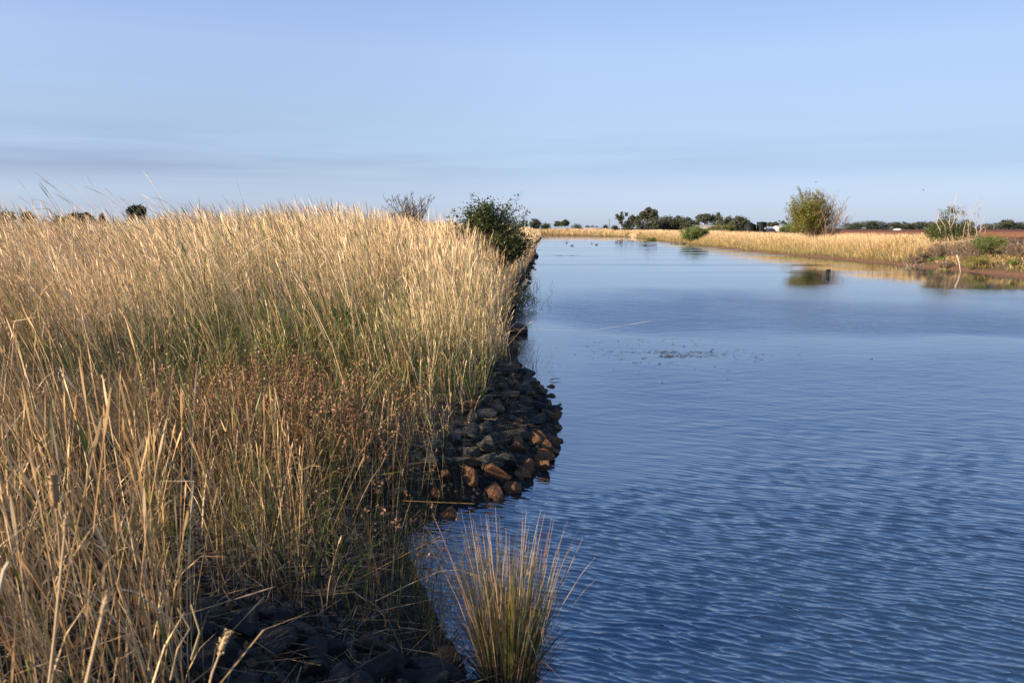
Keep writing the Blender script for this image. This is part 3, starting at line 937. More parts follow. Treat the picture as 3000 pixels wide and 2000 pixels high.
BRIGHT = [(.08, .14, .02), (.11, .17, .03), (.07, .11, .02)]
YELL = [(.30, .24, .06), (.24, .20, .05), (.18, .17, .04)]
mound('dry_shrub', 'grey brown dry shrub right below the dead branches on the right bank', 'shrub', 2745, 57, 2.6, 1.0, GREYB, .08, 60, 'dry twiggy shrubs on the right bank')
mound('dry_shrub', 'grey brown dry shrub beside the white stake', 'shrub', 2830, 53, 2.4, 1.25, GREYB, .08, 60, 'dry twiggy shrubs on the right bank')
mound('dry_shrub', 'grey brown dry shrub behind the yellow green weed at the right edge', 'shrub', 2985, 50, 2.2, .8, GREYB, .08, 55, 'dry twiggy shrubs on the right bank')
mound('dry_shrub', 'low grey brown dry shrub just left of the orange bare earth', 'shrub', 2690, 57, 1.8, .6, GREYB, .08, 36, 'dry twiggy shrubs on the right bank')
mound('dry_shrub', 'small grey brown shrub low at the water left of the stake', 'shrub', 2765, 52.5, 1.5, .55, GREYB, .07, 30, 'dry twiggy shrubs on the right bank')
mound('dry_shrub', 'grey brown dry shrub right of the round green bush', 'shrub', 2945, 55, 1.9, .85, GREYB, .08, 48, 'dry twiggy shrubs on the right bank')
mound('green_mound', 'round leafy green bush on the right bank behind the stake', 'bush', 2885, 53, 2.1, 1.35, BRIGHT + OLIVE, .085, 90)
mound('olive_weed', 'olive and yellow grass tussock at the foot of the round green bush', 'weed', 2860, 49.5, 1.5, .75, YELL + OLIVE, .10, 40, None, (.2, .15, .05), 6)
mound('green_weed', 'bright green leafy weed below the dead branch bush, the left one of two', 'weed', 2703, 58, 1.0, .38, BRIGHT, .09, 18)
mound('green_weed', 'bright green leafy weed on the orange earth, the right one of two', 'weed', 2740, 55.5, 1.0, .32, BRIGHT, .09, 16)
mound('green_weed', 'yellow green upright weed by the waterline at the right edge', 'weed', 2968, 46.6, .9, .55, BRIGHT + YELL, .09, 18)
mound('yellow_tussock', 'yellow grass tussock left of the white stake at the waterline', 'weed', 2770, 51.5, 1.1, .5, YELL, .12, 22, None, (.25, .2, .07), 7)
mound('bank_bush', 'bright green bush growing on the right bank where it bends to the water', 'bush', 2030, 133, 4.2, 2.6, BRIGHT + OLIVE, .24, 70)
mound('bank_bush', 'olive bush standing in the dry grass left of the tall bush', 'bush', 2308, 112, 3.6, 1.9, OLIVE + BRIGHT, .2, 55)
mound('reed_patch', 'green reeds at the waterline below the bright green bush', 'reeds', 1992, 131, 4.6, 1.0, BRIGHT + OLIVE, .4, 40, None, (.15, .16, .04), 8)
mound('reed_patch', 'small olive reed tuft at the waterline before the bend', 'reeds', 1907, 171, 2.2, 1.1, OLIVE, .4, 20, None, (.15, .14, .04), 8)
mound('bank_bush', 'dark green bush in front of the long shed roof', 'bush', 2108, 240, 8.0, 2.9, OLIVE, .4, 50)
mound('water_edge_shrub', 'dark leafy undergrowth on the left bank below the green shrub', 'shrub', 1512, 26.5, 1.3, .9, [(.05, .06, .018), (.08, .075, .025)], .05, 60)
mound('green_grass_tuft', 'deep green tussock in the hollow of the left bank', 'grass tuft', 975, 11.2, .75, .5, [(.05, .085, .02), (.07, .10, .025)], .09, 30, None, (.06, .09, .02), 9)

# ------------------------------------------------------------------ far trees
def far_tree(px, top, D, wpx, label, style='round', group=None, base_px=None, dens=1.0):
    X_ = (px - 1500) / F * D
    zb = gz(X_, D) - .1
    H = (668 - top) / F * D + CAMH - zb
    W = wpx / F * D * (1.3 if 1840 < px < 2180 and style in ('round', 'bush') else 1.0)
    name = {'round': 'gum_tree', 'umbrella': 'gum_tree', 'sparse': 'gum_tree', 'poplar': 'poplar_tree', 'bush': 'paddock_tree'}[style]
    o = empty(name, (X_, D, zb)); tag(o, label, 'tree', group)
    m = MB(); c = (.20, .17, .14) if style != 'sparse' else (.38, .34, .29)
    r = random.Random(int(px * 7 + top))
    tips = []
    nb = {'round': 6, 'umbrella': 8, 'sparse': 9, 'poplar': 2, 'bush': 5}[style]
    fork = {'round': .25, 'umbrella': .42, 'sparse': .35, 'poplar': .3, 'bush': .12}[style]
    m.tube([(0, 0, 0), (r.gauss(0, .1), 0, H * fork * .6), (r.gauss(0, .2), 0, H * fork)], [.035 * H, .028 * H, .022 * H], 6, c, cap=False)
    for k in range(nb):
        a = 2 * math.pi * k / nb + r.uniform(-.4, .4); rr = W * .5 * r.uniform(.3, .8)
        t = np.array((math.cos(a) * rr, math.sin(a) * rr, H * r.uniform(.62, .9)))
        p = np.array((0, 0, H * fork * .9))
        mid_ = (p + t) / 2 + np.array((0, 0, -.04 * H))
        m.tube([p, mid_, t], [.018 * H, .012 * H, .005 * H], 5, c, cap=False)
        tips.append(t)
    m.build('trunk', M_BARK, o)
    lm = MB(); P = []
    if style == 'round':
        for k in range(60):
            v = rng.normal(size=3); v /= np.linalg.norm(v); v *= rng.random() ** .4
            cc = np.array((0, 0, H * .52)) + v * np.array((W * .46, W * .42, H * .44)); P.append(cc + rng.normal(0, 1, (48, 3)) * np.array((W * .07, W * .07, H * .055)))
    elif style == 'bush':
        for k in range(50):
            v = rng.normal(size=3); v /= np.linalg.norm(v); v *= rng.random() ** .5
            cc = np.array((0, 0, H * .46)) + v * np.array((W * .47, W * .42, H * .46)); P.append(cc + rng.normal(0, 1, (44, 3)) * np.array((W * .06, W * .06, H * .07)))
    elif style == 'umbrella':
        for k in range(56):
            a = r.uniform(0, 6.283); q_ = math.sqrt(r.random()) * .46
            cc = np.array((math.cos(a) * q_ * W, math.sin(a) * q_ * W, H * (.93 - .75 * q_ ** 1.7 + r.uniform(-.30, .02)))); P.append(cc + rng.normal(0, 1, (44, 3)) * np.array((W * .065, W * .065, H * .035)))
        for t in tips: P.append(t + rng.normal(0, 1, (40, 3)) * np.array((W * .07, W * .07, H * .04)))
    elif style == 'sparse':
        for t in tips:
            for k in range(2): P.append(t + rng.normal(0, 1, 3) * np.array((W * .12, W * .1, H * .07)) + rng.normal(0, 1, (50, 3)) * np.array((W * .07, W * .07, H * .04)))
    else:
        for k in range(16):
            cc = np.array((r.gauss(0, W * .12), r.gauss(0, W * .12), H * r.uniform(.15, .93))); P.append(cc + rng.normal(0, 1, (44, 3)) * np.array((W * .13, W * .13, H * .05)))
    P = np.vstack(P); P = P[P[:, 2] > .01 * H]
    lm.leaves(P, H * .085 * rng.uniform(.6, 1.4, len(P)), 1.7, leaf_cols(len(P), [(.060, .072, .042), (.075, .085, .050), (.048, .060, .036), (.09, .095, .055)]), droop=.4)
    lm.build('crown', M_FARLEAF, o)
    return o
T = [
 (1531, 646, 420, 14, 'narrow dark tree just right of the green shrub, the first of two', 'poplar'),
 (1541, 647, 425, 12, 'narrow dark tree just right of the green shrub, the second of two', 'poplar'),
 (1566, 640, 430, 34, 'round dark tree behind the far end of the water, the broadest there', 'round'),
 (1598, 651, 440, 30, 'low dark tree between the round tree and the pair of forked gums', 'bush'),
 (1634, 647, 430, 24, 'left and lower of the pair of forked gums beyond the bend', 'umbrella'),
 (1653, 643, 425, 26, 'right and taller of the pair of forked gums beyond the bend', 'umbrella'),
 (1690, 655, 400, 40, 'dark squat tree right of the pair of forked gums', 'bush'),
 (1719, 660, 470, 16, 'tiny round tree left of the thin mast, farthest left of four', 'round'),
 (1739, 659, 480, 26, 'small flat tree left of the thin mast, second of four', 'bush'),
 (1772, 658, 480, 15, 'tiny round tree directly left of the thin mast', 'round'),
 (1797, 658, 460, 22, 'small tree directly right of the thin mast', 'bush'),
 (1817, 625, 400, 32, 'open see-through gum at the left end of the big gum group', 'sparse'),
 (1851, 629, 410, 34, 'mid sized gum between the open gum and the tallest gum', 'umbrella'),
 (1896, 607, 420, 58, 'tallest umbrella shaped gum of the far group', 'umbrella'),
 (1872, 640, 390, 36, 'dense dark tree under the left side of the tallest gum', 'bush'),
 (1912, 634, 390, 46, 'dense dark tree under the right side of the tallest gum', 'bush'),
 (1950, 633, 395, 46, 'dense grey green tree right of the tallest gum, first of three', 'round'),
 (1982, 632, 395, 44, 'dense grey green tree right of the tallest gum, second of three', 'round'),
 (2012, 638, 390, 40, 'dense grey green tree right of the tallest gum, third of three', 'round'),
 (2034, 645, 400, 26, 'small grey tree left of the long shed roof', 'bush'),
 (2060, 624, 430, 52, 'spreading gum with bare limbs above the long shed roof', 'umbrella'),
 (2096, 627, 440, 34, 'lighter open gum at the right end of the shed roof', 'sparse'),
 (2122, 634, 390, 46, 'dense tree left of the black tanks, the left one of two', 'round'),
 (2163, 629, 385, 46, 'dense tree right behind the black tanks, the right one of two', 'round'),
 (2258, 648, 420, 34, 'dark gum right of the upright black tank', 'umbrella'),
 (2289, 648, 430, 20, 'slim gum rising behind the white house', 'sparse'),
]
for (px, tp_, w, lb) in ((1836, 646, 40, 'low dark tree between the open gum and the mid sized gum'), (1931, 641, 52, 'dark bushy tree low between the tallest gum and the grey green trees'),
    (1968, 643, 54, 'low bushy tree filling the gap of the grey green trees'), (2085, 646, 40, 'dark low tree right behind the end of the shed roof'), (2143, 641, 56, 'dark bushy tree filling the gap left of the black tanks'), (2186, 644, 30, 'small tree rising just behind the conical tank')):
    T.append((px, tp_, 400, w, lb, 'bush'))
ords = ['first', 'second', 'third', 'fourth', 'fifth', 'sixth', 'seventh', 'eighth', 'ninth', 'tenth', 'eleventh', 'twelfth', 'thirteenth', 'fourteenth']
tl = [(2478, 653, 30), (2503, 647, 32), (2532, 645, 34), (2560, 646, 32), (2586, 649, 30), (2612, 650, 28), (2634, 648, 30), (2656, 651, 28), (2680, 649, 32), (2706, 647, 30), (2730, 644, 28), (2762, 648, 34), (2792, 650, 30), (2820, 643, 26)]
for k, (px, tp_, w) in enumerate(tl):
    T.append((px, tp_, 720, w * 1.5, f'grey green tree beyond the red field, {ords[k]} right of the tall bush', ['bush', 'bush', 'round'][k % 3]))
tr = [(2868, 655, 26), (2892, 651, 30), (2918, 649, 34), (2938, 637, 28), (2962, 650, 30), (2984, 651, 30), (3008, 649, 32)]
for k, (px, tp_, w) in enumerate(tr):
    T.append((px, tp_, 720, w * 1.5, f'grey green tree beyond the red field, {ords[k]} right of the dead branches', ['bush', 'bush', 'round'][k % 3]))
tL = [(8, 612, 55, 'round', 'dark tree top at the left edge above the straw grass'), (38, 603, 46, 'round', 'dark rounded tree top next to the left edge above the grass'),
      (95, 604, 34, 'umbrella', 'small dark tree top in the gap of the grass'), (196, 612, 60, 'round', 'left part of the low wide dark tree line above the grass'),
      (232, 609, 60, 'round', 'middle of the low wide dark tree line above the grass'), (266, 607, 44, 'umbrella', 'right end of the low wide dark tree line above the grass'),
      (310, 612, 30, 'bush', 'small dark tree between the wide row and the lone gum'), (414, 584, 52, 'umbrella', 'lone tall gum crown showing above the grass at left'),
      (470, 626, 50, 'bush', 'low dark tree right of the lone gum crown'), (512, 630, 40, 'bush', 'lowest dark tree farthest right of the lone gum crown')]
for (px, tp_, w, st, lb) in tL:
    T.append((px, tp_ + 14, 230, w, lb, st))
for t in T:
    far_tree(t[0], t[1], t[2], t[3], t[4], t[5], 'trees on the far horizon')

# ------------------------------------------------------------------ rocks
def rock_mesh(seed):
    r = random.Random(seed)
    bm = bmesh.new(); bmesh.ops.create_icosphere(bm, subdivisions=3, radius=1)
    planes = []
    for k in range(10):
        v = Vector((r.gauss(0, 1), r.gauss(0, 1), r.gauss(0, 1))).normalized(); planes.append((v, r.uniform(.34, .74)))
    for v in bm.verts:
        for nrm, d in planes:
            t = v.co.dot(nrm) - d
            if t > 0: v.co -= nrm * t * .96
    sx, sy, sz = r.uniform(.85, 1.25), r.uniform(.7, 1.0), r.uniform(.55, .85)
    for v in bm.verts:
        n_ = .02 * math.sin(9 * v.co.x + seed) * math.sin(8 * v.co.y + 2 * seed) + r.gauss(0, .008)
        v.co *= 1 + n_
        v.co.x *= sx; v.co.y *= sy; v.co.z *= sz
    me = bpy.data.meshes.new('rock'); bm.to_mesh(me); bm.free()
    return me
M_RUST = mat_noise('rust_stone', (.08, .040, .022), (.40, .20, .09), 5, .85, .03, c3=(.22, .105, .047), spec=.25)
M_GREY = mat_noise('grey_stone', (.030, .027, .018), (.17, .155, .105), 4, .85, .03, c3=(.08, .072, .05), spec=.3)
M_BLUE = mat_noise('slate_stone', (.010, .0095, .009), (.050, .047, .043), 3.5, .8, .03, c3=(.020, .019, .0175), spec=.4)
def rockmat(me, m):
    k = me.copy(); k.materials.append(m); return k
basem = [rock_mesh(s) for s in range(12)]
RM = {'rust': [rockmat(b, M_RUST) for b in basem], 'grey': [rockmat(b, M_GREY) for b in basem], 'slate': [rockmat(b, M_BLUE) for b in basem]}
placed = []
def try_rock(x, y, size, kind, label, group, lift=.0, sep=.43):
    for (a, b, c) in placed:
        if (a - x) ** 2 + (b - y) ** 2 < (sep * (size + c)) ** 2: return None
    placed.append((x, y, size))
    z = max(gz(x, y), -.12)
    o = bpy.data.objects.new('rock', RM[kind][random.randrange(12)])
    col.objects.link(o)
    o.location = (x, y, z + size * (.22 + lift))
    o.scale = (size * random.uniform(.9, 1.15), size, size * random.uniform(.85, 1.1))
    o.rotation_euler = (random.uniform(-.6, .6), random.uniform(-.6, .6), random.uniform(0, 6.28))
    tag(o, label, 'rock', group)
    return o
def szword(s): return 'small' if s < .105 else ('medium' if s < .15 else 'large')
cand = 0
for it in range(5200):
    y = random.uniform(7.05, 15.0); s = random.uniform(-.22, 1.0 - .4 * float(sstep(11, 14.5, y)))
    x = float(XL(y)) - s
    f = random.random()
    size = random.choice((.15, .14, .125, .115, .10, .09)) if it < 1500 else random.uniform(.08, .12)
    wl_ = s < .12
    nearend = y < 9.9
    kind = ('rust' if random.random() < (.9 if wl_ else .45 if s < .5 else .12) else 'grey') if nearend else ('rust' if random.random() < (.45 if wl_ else .12) else random.choice(('grey', 'slate')))
    colr = {'rust': 'orange brown', 'grey': 'olive grey', 'slate': 'dark slate'}[kind]
    row = 'at the waterline' if s < .12 else ('mid slope' if s < .62 else 'under the grass')
    where = 'near end' if y < 8.4 else ('near tip' if y < 9.6 else ('outer tip' if y < 11 else ('far flank' if y < 12.6 else 'far end')))
    if len(placed) > 218: break
    try_rock(x, y, size, kind, f'{szword(size)} {colr} rock {row} of the stone point, {where}', 'rocks of the stone point')
n1 = len(placed)
for it in range(2600):
    y = random.uniform(3.6, 4.62); s = random.uniform(-.15, 1.6)
    if y > 4.6 - .12 * s: continue
    x = float(XL(y)) - s
    size = random.choice((.15, .13, .12, .10)) if it < 300 else random.uniform(.06, .10)
    kind = random.choice(('slate', 'slate', 'grey', 'slate') if s > .15 else ('rust', 'slate', 'slate'))
    colr = {'rust': 'brown', 'grey': 'dull grey', 'slate': 'blue grey'}[kind]
    row = 'near the rushes' if s < .45 else ('mid pile' if s < 1.0 else 'under the grass')
    where = 'frame edge' if y < 4.7 else ('halfway back' if y < 4.85 else 'by the inlet')
    if len(placed) - n1 > 42: break
    try_rock(x, y, size, kind, f'{szword(size)} {colr} rock in the shaded front heap, {row}, {where}', 'shaded rocks in front')
n2 = len(placed)
b = onz(1527, 975); try_rock(b.x - .1, b.y, .34, 'grey', 'largest dark boulder standing in the water at the bank beyond the stone point', None, .35)
b = onz(1547, 969); try_rock(b.x, b.y, .08, 'slate', 'small dark rock in the water beside the largest boulder', None, .1)
b = onz(1560, 968); try_rock(b.x, b.y, .05, 'slate', 'tiny dark rock in the water farthest out from the largest boulder', None, .1)
b = onz(1519, 927); try_rock(b.x, b.y, .08, 'slate', 'small dark rock in the water between boulder and reed stems', None, .1)
for (px, py, sz) in ((1556, 812, .22), (1560, 818, .2), (1571, 790, .2), (1574, 752, .4), (1556, 830, .2), (1548, 840, .22), (1540, 850, .2)):
    b = onz(px, py); try_rock(b.x - .1, b.y, sz, 'slate', 'dark rock at the waterline below the green shrub', 'dark shore rocks', .1)
for it in range(400):
    y = random.uniform(15.2, 60); s = random.uniform(-.1, .5); size = random.uniform(.12, .24)
    if len(placed) - n2 > 36: break
    try_rock(float(XL(y)) - s, y, size, random.choice(('slate', 'grey', 'slate')), 'dark rock at the shaded foot of the left bank', 'dark shore rocks')

# broken stone chips and fallen straw between the rocks
mb = MB()
n = 4200
y = np.concatenate([rng.uniform(7.0, 15, n), rng.uniform(3.6, 7.0, n)])
s_ = np.concatenate([rng.uniform(-.1, 1.3, n), rng.uniform(-.05, 1.9, n)])
x = XL(y) - s_; z = ground_z(x, y)
nn = len(x); sz = rng.uniform(.012, .042, nn)
M_CHIP = mat_attr('stone_chips', .9, 0, .25)
th = rng.uniform(0, 6.28, (nn, 1)) + np.array([0, 1.9, 4.1]) + rng.normal(0, .3, (nn, 3))
P3 = np.stack([x[:, None] + np.cos(th) * sz[:, None], y[:, None] + np.sin(th) * sz[:, None], np.tile((z - .006)[:, None], (1, 3))], -1)
ap = np.stack([x + rng.normal(0, .006, nn), y + rng.normal(0, .006, nn), z + sz * rng.uniform(.4, .9, nn)], -1)
v = np.concatenate([P3, ap[:, None, :]], 1).reshape(-1, 3)
b0 = np.arange(nn)[:, None] * 4
q = np.concatenate([b0 + np.array([[0, 1, 3]]), b0 + np.array([[1, 2, 3]]), b0 + np.array([[2, 0, 3]])])
cc = np.repeat(leaf_cols(nn, [(.05, .046, .036), (.03, .03, .03), (.085, .05, .028), (.07, .06, .045)]), 4, axis=0)
o = link('gravel', np_mesh('gravel', v, None, cc, q), M_CHIP)
tag(o, 'broken stone chips and grit filling the gaps between the bank rocks', 'gravel', kind='stuff')
n = 1500
y = np.concatenate([rng.uniform(6.9, 14, n), rng.uniform(3.6, 6.9, n)])
s_ = np.concatenate([rng.uniform(.45, 1.6, n), rng.uniform(.3, 2.4, n)])
x = XL(y) - s_; nn = len(x)
base = np.stack([x, y, ground_z(x, y) + .02], -1)
a = rng.uniform(0, 6.28, nn); d = np.stack([np.cos(a), np.sin(a)], -1) * 4.5
c = pick(STRAW, nn) * .8
mb.add(*ribbons(base, rng.uniform(.03, .08, nn), d, d * 0, np.full(nn, .004), [(0, .8), (.5, 1), (1, .6)], c, c))
o = mb.build('straw_litter', M_GRASS)
tag(o, 'fallen straw lying on the ground and stones at the foot of the grass', 'straw', kind='stuff')

# ------------------------------------------------------------------ rush clump in the water and single stalks
c0 = onz(1490, 1975); 
rc = empty('rush_clump', (c0.x, c0.y, -.05)); tag(rc, 'big rush clump standing in the water, green foot and straw tips', 'rushes')
def rush(n, pal, hmin, hmax, spread, wid):
    m = MB(); a = rng.uniform(0, 2 * math.pi, n); rr = np.sqrt(rng.random(n)) * .15
    base = np.stack([np.cos(a) * rr, np.sin(a) * rr * .8, np.zeros(n)], -1)
    L = rng.uniform(hmin, hmax, n); d = np.stack([np.cos(a), np.sin(a)], -1) * (rr / .15 * spread * rng.uniform(.6, 1.4, n))[:, None] + rng.normal(0, .05, (n, 2))
    pal = np.array(pal); c = pal[rng.integers(0, len(pal), n)] * rng.uniform(.85, 1.15, (n, 1))
    kt = np.full(n, 9.); kd = np.zeros((n, 3)); kk = rng.random(n) < .17; kt[kk] = rng.uniform(.4, .85, kk.sum())
    aa = rng.uniform(0, 6.28, n); kd[:] = np.stack([np.cos(aa) * .8, np.sin(aa) * .8, rng.uniform(-.5, .4, n)], -1)
    m.add(*ribbons(base, L, d, d * rng.uniform(.1, .9, (n, 1)), np.full(n, wid), [(0, 1.2), (.3, 1), (.6, .85), (.85, .6), (1, .2)], c, c, (kt, kd)))
    return m
rush(340, [(.12, .13, .022), (.17, .165, .03), (.09, .11, .02), (.22, .18, .04)], .40, .90, .15, .0046).build('green_stems', M_GRASS, rc)
rush(330, [(.46, .33, .20), (.36, .24, .13), (.32, .18, .08), (.25, .13, .055)], .5, 1.0, .19, .0042).build('dry_stems', M_GRASS, rc)
rush(240, [(.12, .065, .03), (.06, .035, .02), (.20, .11, .05)], .15, .48, .6, .005).build('dead_leaves', M_GRASS, rc)

def stalk(name, label, pts, wid, headlen, headw, c=(.62, .44, .24), group='single grass stalks in front'):
    pts = [np.array(p, float) for p in pts]; b = pts[0]
    o = empty(name, b); tag(o, label, 'grass stalk', group)
    q = np.array([p - b for p in pts]); m = MB(); m.tube(q, np.linspace(wid, wid * .7, len(q)), 6, c, cap=False); m.build('stem', M_GRASS, o)
    if headlen:
        d = q[-1] - q[-2]; d /= np.linalg.norm(d); n = 8
        hp = np.array([q[-1] + d * headlen * t for t in np.linspace(0, 1, n)]); hr = headw * np.array([.35, .8, 1, .85, 1, .8, .5, .12])
        h = MB(); h.tube(hp, hr, 7, np.array(c) * .8)
        t = rng.random(160); cen = q[-1] + d * headlen * t[:, None] + rng.normal(0, headw * .55, (160, 3)); h.leaves(cen, headw * 1.2, 2, leaf_cols(160, [np.array(c) * .9, np.array(c) * .65, np.array(c) * 1.05])); h.build('seed_head', M_GRASS, o)
    return o
def pxs(lst, D): return [tuple(at(px, py, d)) for (px, py), d in zip(lst, D if hasattr(D, '__len__') else [D] * len(lst))]
stalk('grass_stalk', 'lone stalk with a brown seed head over the dark rocks at the bottom', pxs([(600, 2060), (622, 1970), (645, 1910)], 2.1), .003, .06, .008)
stalk('grass_stalk', 'thick pale stalk at the bottom left with a frayed tip', pxs([(235, 2080), (262, 1960), (285, 1860), (300, 1800)], 1.7), .0042, .05, .006)
stalk('grass_stalk', 'bright bent stalk tip cut by the left frame edge', pxs([(-40, 1860), (0, 1720), (12, 1668), (26, 1645)], 1.5), .0040, 0, 0, (.7, .56, .38))
stalk('grass_stalk', 'tall stalk with the plumpest seed head at the left', pxs([(180, 1700), (172, 1560), (163, 1480)], 2.4), .003, .10, .013, (.50, .32, .15))
stalk('grass_stalk', 'kinked stalk beside the dark gap, the left one of two', pxs([(500, 1990), (520, 1900), (556, 1840), (520, 1780)], 2.6), .003, 0, 0)
stalk('grass_stalk', 'kinked stalk beside the dark gap, the right one of two', pxs([(560, 1930), (585, 1850), (560, 1770)], 2.6), .003, 0, 0)
stalk('grass_stalk', 'tall straight pale stalk in the front left clump', pxs([(135, 2080), (160, 1860), (178, 1680), (190, 1560)], 2.0), .0036, .05, .006)
stalk('grass_stalk', 'snapped stalk lying level over the front grass', pxs([(560, 1500), (568, 1408), (450, 1408)], 3.2), .0035, 0, 0, (.68, .5, .28))
stalk('grass_stalk', 'orange bent stalk hanging over the dark inlet', pxs([(1040, 1700), (1290, 1570), (1390, 1475), (1180, 1466)], 5.2), .0024, 0, 0, (.42, .24, .07))
stalk('grass_stalk', 'arching stalk with a drooping head before the rush clump', pxs([(1100, 1760), (1200, 1710), (1290, 1672), (1345, 1668), (1378, 1680)], 4.6), .002, .05, .006)
# thin stems standing in the water
def water_stems(px, py, n, h, spread, label, w=.006):
    b = onz(px, py); o = empty('water_reed', (b.x, b.y, -.02)); tag(o, label, 'reeds')
    if n <= 9:
        for q_ in range(n):
            m = MB(); t_ = np.linspace(0, 1, 6)[:, None]; b2 = np.array([rng.normal(0, spread), rng.normal(0, spread), 0]); dd = np.array([rng.normal(0, .28), rng.normal(0, .28), 1]) * h * rng.uniform(.5, 1.1)
            m.tube(b2 + dd * t_ + np.array([dd[0], dd[1], -.1 * h]) * .6 * t_ ** 2, np.linspace(w * .5, w * .2, 6), 5, np.array((.11, .09, .05)) * rng.uniform(.7, 1.3)); m.build('stem', M_GRASS, o)
        return
    m = MB(); base = np.stack([rng.normal(0, spread, n), rng.normal(0, spread, n), np.zeros(n)], -1)
    d = rng.normal(0, .28, (n, 2)); c = np.tile(np.array((.11, .09, .05)), (n, 1)) * rng.uniform(.7, 1.3, (n, 1))
    m.add(*ribbons(base, h * rng.uniform(.5, 1.1, n), d, d * .6, np.full(n, w), [(0, 1), (.5, .9), (1, .4)], c, c)); m.build('stems', M_GRASS, o)
water_stems(1562, 905, 9, .75, .25, 'few thin dark reed stems standing in the water beyond the boulder', .010)
water_stems(1538, 880, 5, .5, .2, 'sparse thin reed stems closer to the bank behind the boulder', .010)
water_stems(1530, 1080, 60, .55, .22, 'dark drooping grass hanging over the far end of the stone point', .006)
water_stems(1290, 1770, 70, .32, .16, 'short dark grass at the edge of the shaded inlet', .004)
water_stems(1555, 845, 40, .7, .25, 'orange brown grass bending into the water under the green shrub', .010)

# ------------------------------------------------------------------ floating things
def float_weed(name, label, cx, cy, rx_, ry_, n, sz):
    a = rng.uniform(0, 6.28, n); r = np.abs(rng.normal(0, .62, n)); x = cx + np.cos(a) * r * rx_; y = cy + np.sin(a) * r * ry_
    kp = vnoise(x * 1.6, y * 3.5, 91) > .5; x, y = x[kp], y[kp]; n = len(x)
    th = rng.uniform(0, 6.28, n); L = sz * rng.uniform(.5, 1.6, n); W = L * rng.uniform(.2, .5, n)
    d = np.stack([np.cos(th), np.sin(th) * .6, rng.normal(0, .12, n)], -1); e = np.stack([-np.sin(th), np.cos(th), np.zeros(n)], -1)
    c = np.stack([x, y, np.full(n, .012)], -1)
    v = np.stack([c - d * L[:, None], c + e * W[:, None], c + d * L[:, None], c - e * W[:, None]], 1).reshape(-1, 3)
    m = MB(); m.add(v, np.arange(4 * n).reshape(n, 4), np.repeat(leaf_cols(n, [(.05, .045, .02), (.08, .055, .025), (.03, .03, .02), (.12, .08, .03)]), 4, axis=0))
    o = m.build(name, M_LEAF); tag(o, label, 'water weed', kind='stuff')
b = onz(1950, 1040)
float_weed('floating_weed', 'patch of dark floating weed on the open water', b.x + .1, b.y, 1.7, 1.7, 1000, .040)
b = onz(1655, 749)
float_weed('floating_weed', 'thin dark line of floating weed far up the canal', b.x, b.y, 1.6, 1.2, 260, .09)
b = onz(1625, 1115)
o = empty('floating_stick', (b.x, b.y, .02)); tag(o, 'thin dark stick floating beside the stone point', 'stick')
m = MB(); m.tube([(-.09, -.03, 0), (0, 0, .02), (.1, .05, .01)], [.006, .008, .004], 6, (.07, .05, .035)); m.build('stick', M_BARK, o)

# ducks
M_DUCK = mat_attr('duck_feathers', .7, 0, .2)
def duck_mesh():
    m = MB()
    prof = [(-.24, .10, .012), (-.20, .085, .045), (-.12, .07, .085), (0, .06, .11), (.10, .06, .10), (.17, .075, .065), (.205, .10, .03)]
    m.tube([(x_, 0, z_) for x_, z_, r_ in prof], [r_ for *_, r_ in prof], 10, (.075, .055, .04))
    m.tube([(.14, 0, .10), (.17, 0, .16), (.185, 0, .20), (.19, 0, .225)], [.05, .032, .032, .034], 8, (.06, .05, .04))
    m.tube([(.155, 0, .235), (.18, 0, .245), (.21, 0, .243), (.235, 0, .235)], [.022, .042, .036, .018], 8, (.05, .045, .035))
    m.tube([(.235, 0, .233), (.265, 0, .226), (.29, 0, .224)], [.016, .014, .009], 6, (.12, .10, .06))
    return m.mesh('duck')
dm = duck_mesh()
dpos = [(1660, 713, 1, 'tiny lone duck nearest the left bank'), (1675, 721, 0, 'dark duck close to the left bank, front one there'), (1734, 715, 2, 'left and farther duck of the pair in mid canal'), (1747, 718, .3, 'right and nearer duck of the pair in mid canal'),
        (1807, 712, 3, 'left duck of the close pair below the gum group'), (1817, 713, 0, 'right duck of the close pair below the gum group'), (1890, 711, 3.3, 'pale duck farther right near the far bank'), (1888, 720, .2, 'dark duck nearer to us at the right, below the pale one')]
for (px, py, rz, lb) in dpos:
    b = onz(px, py); o = link('duck', dm, M_DUCK); o.location = (b.x, b.y, -.01); o.rotation_euler = (0, 0, rz); o.scale = (1.0,) * 3
    tag(o, lb + ' on the water', 'duck', 'ducks swimming on the canal')

# black pipe stub in the water
M_BLACK = mat_noise('black_plastic', (.012, .013, .015), (.03, .032, .036), 6, .45, .0)
b = onz(2427, 808)
o = empty('pipe_stub', (b.x, b.y, 0)); tag(o, 'black pipe stub standing out of the water', 'pipe')
m = MB()
m.lathe([(.115, -.3), (.115, .30), (.128, .30), (.128, .345), (.10, .345), (.10, .1), (0, .1)], 20, None, (-.02, 0, 0)); m.build('pipe', M_BLACK, o)
m = MB(); m.tube([(.035, -.125, -.3), (.035, -.125, .33)], .03, 8); m.build('conduit', M_BLACK, o)
m = MB(); m.tube([(-.06, -.115, -.3), (-.06, -.115, .26)], .014, 6); m.build('cable', M_BLACK, o)

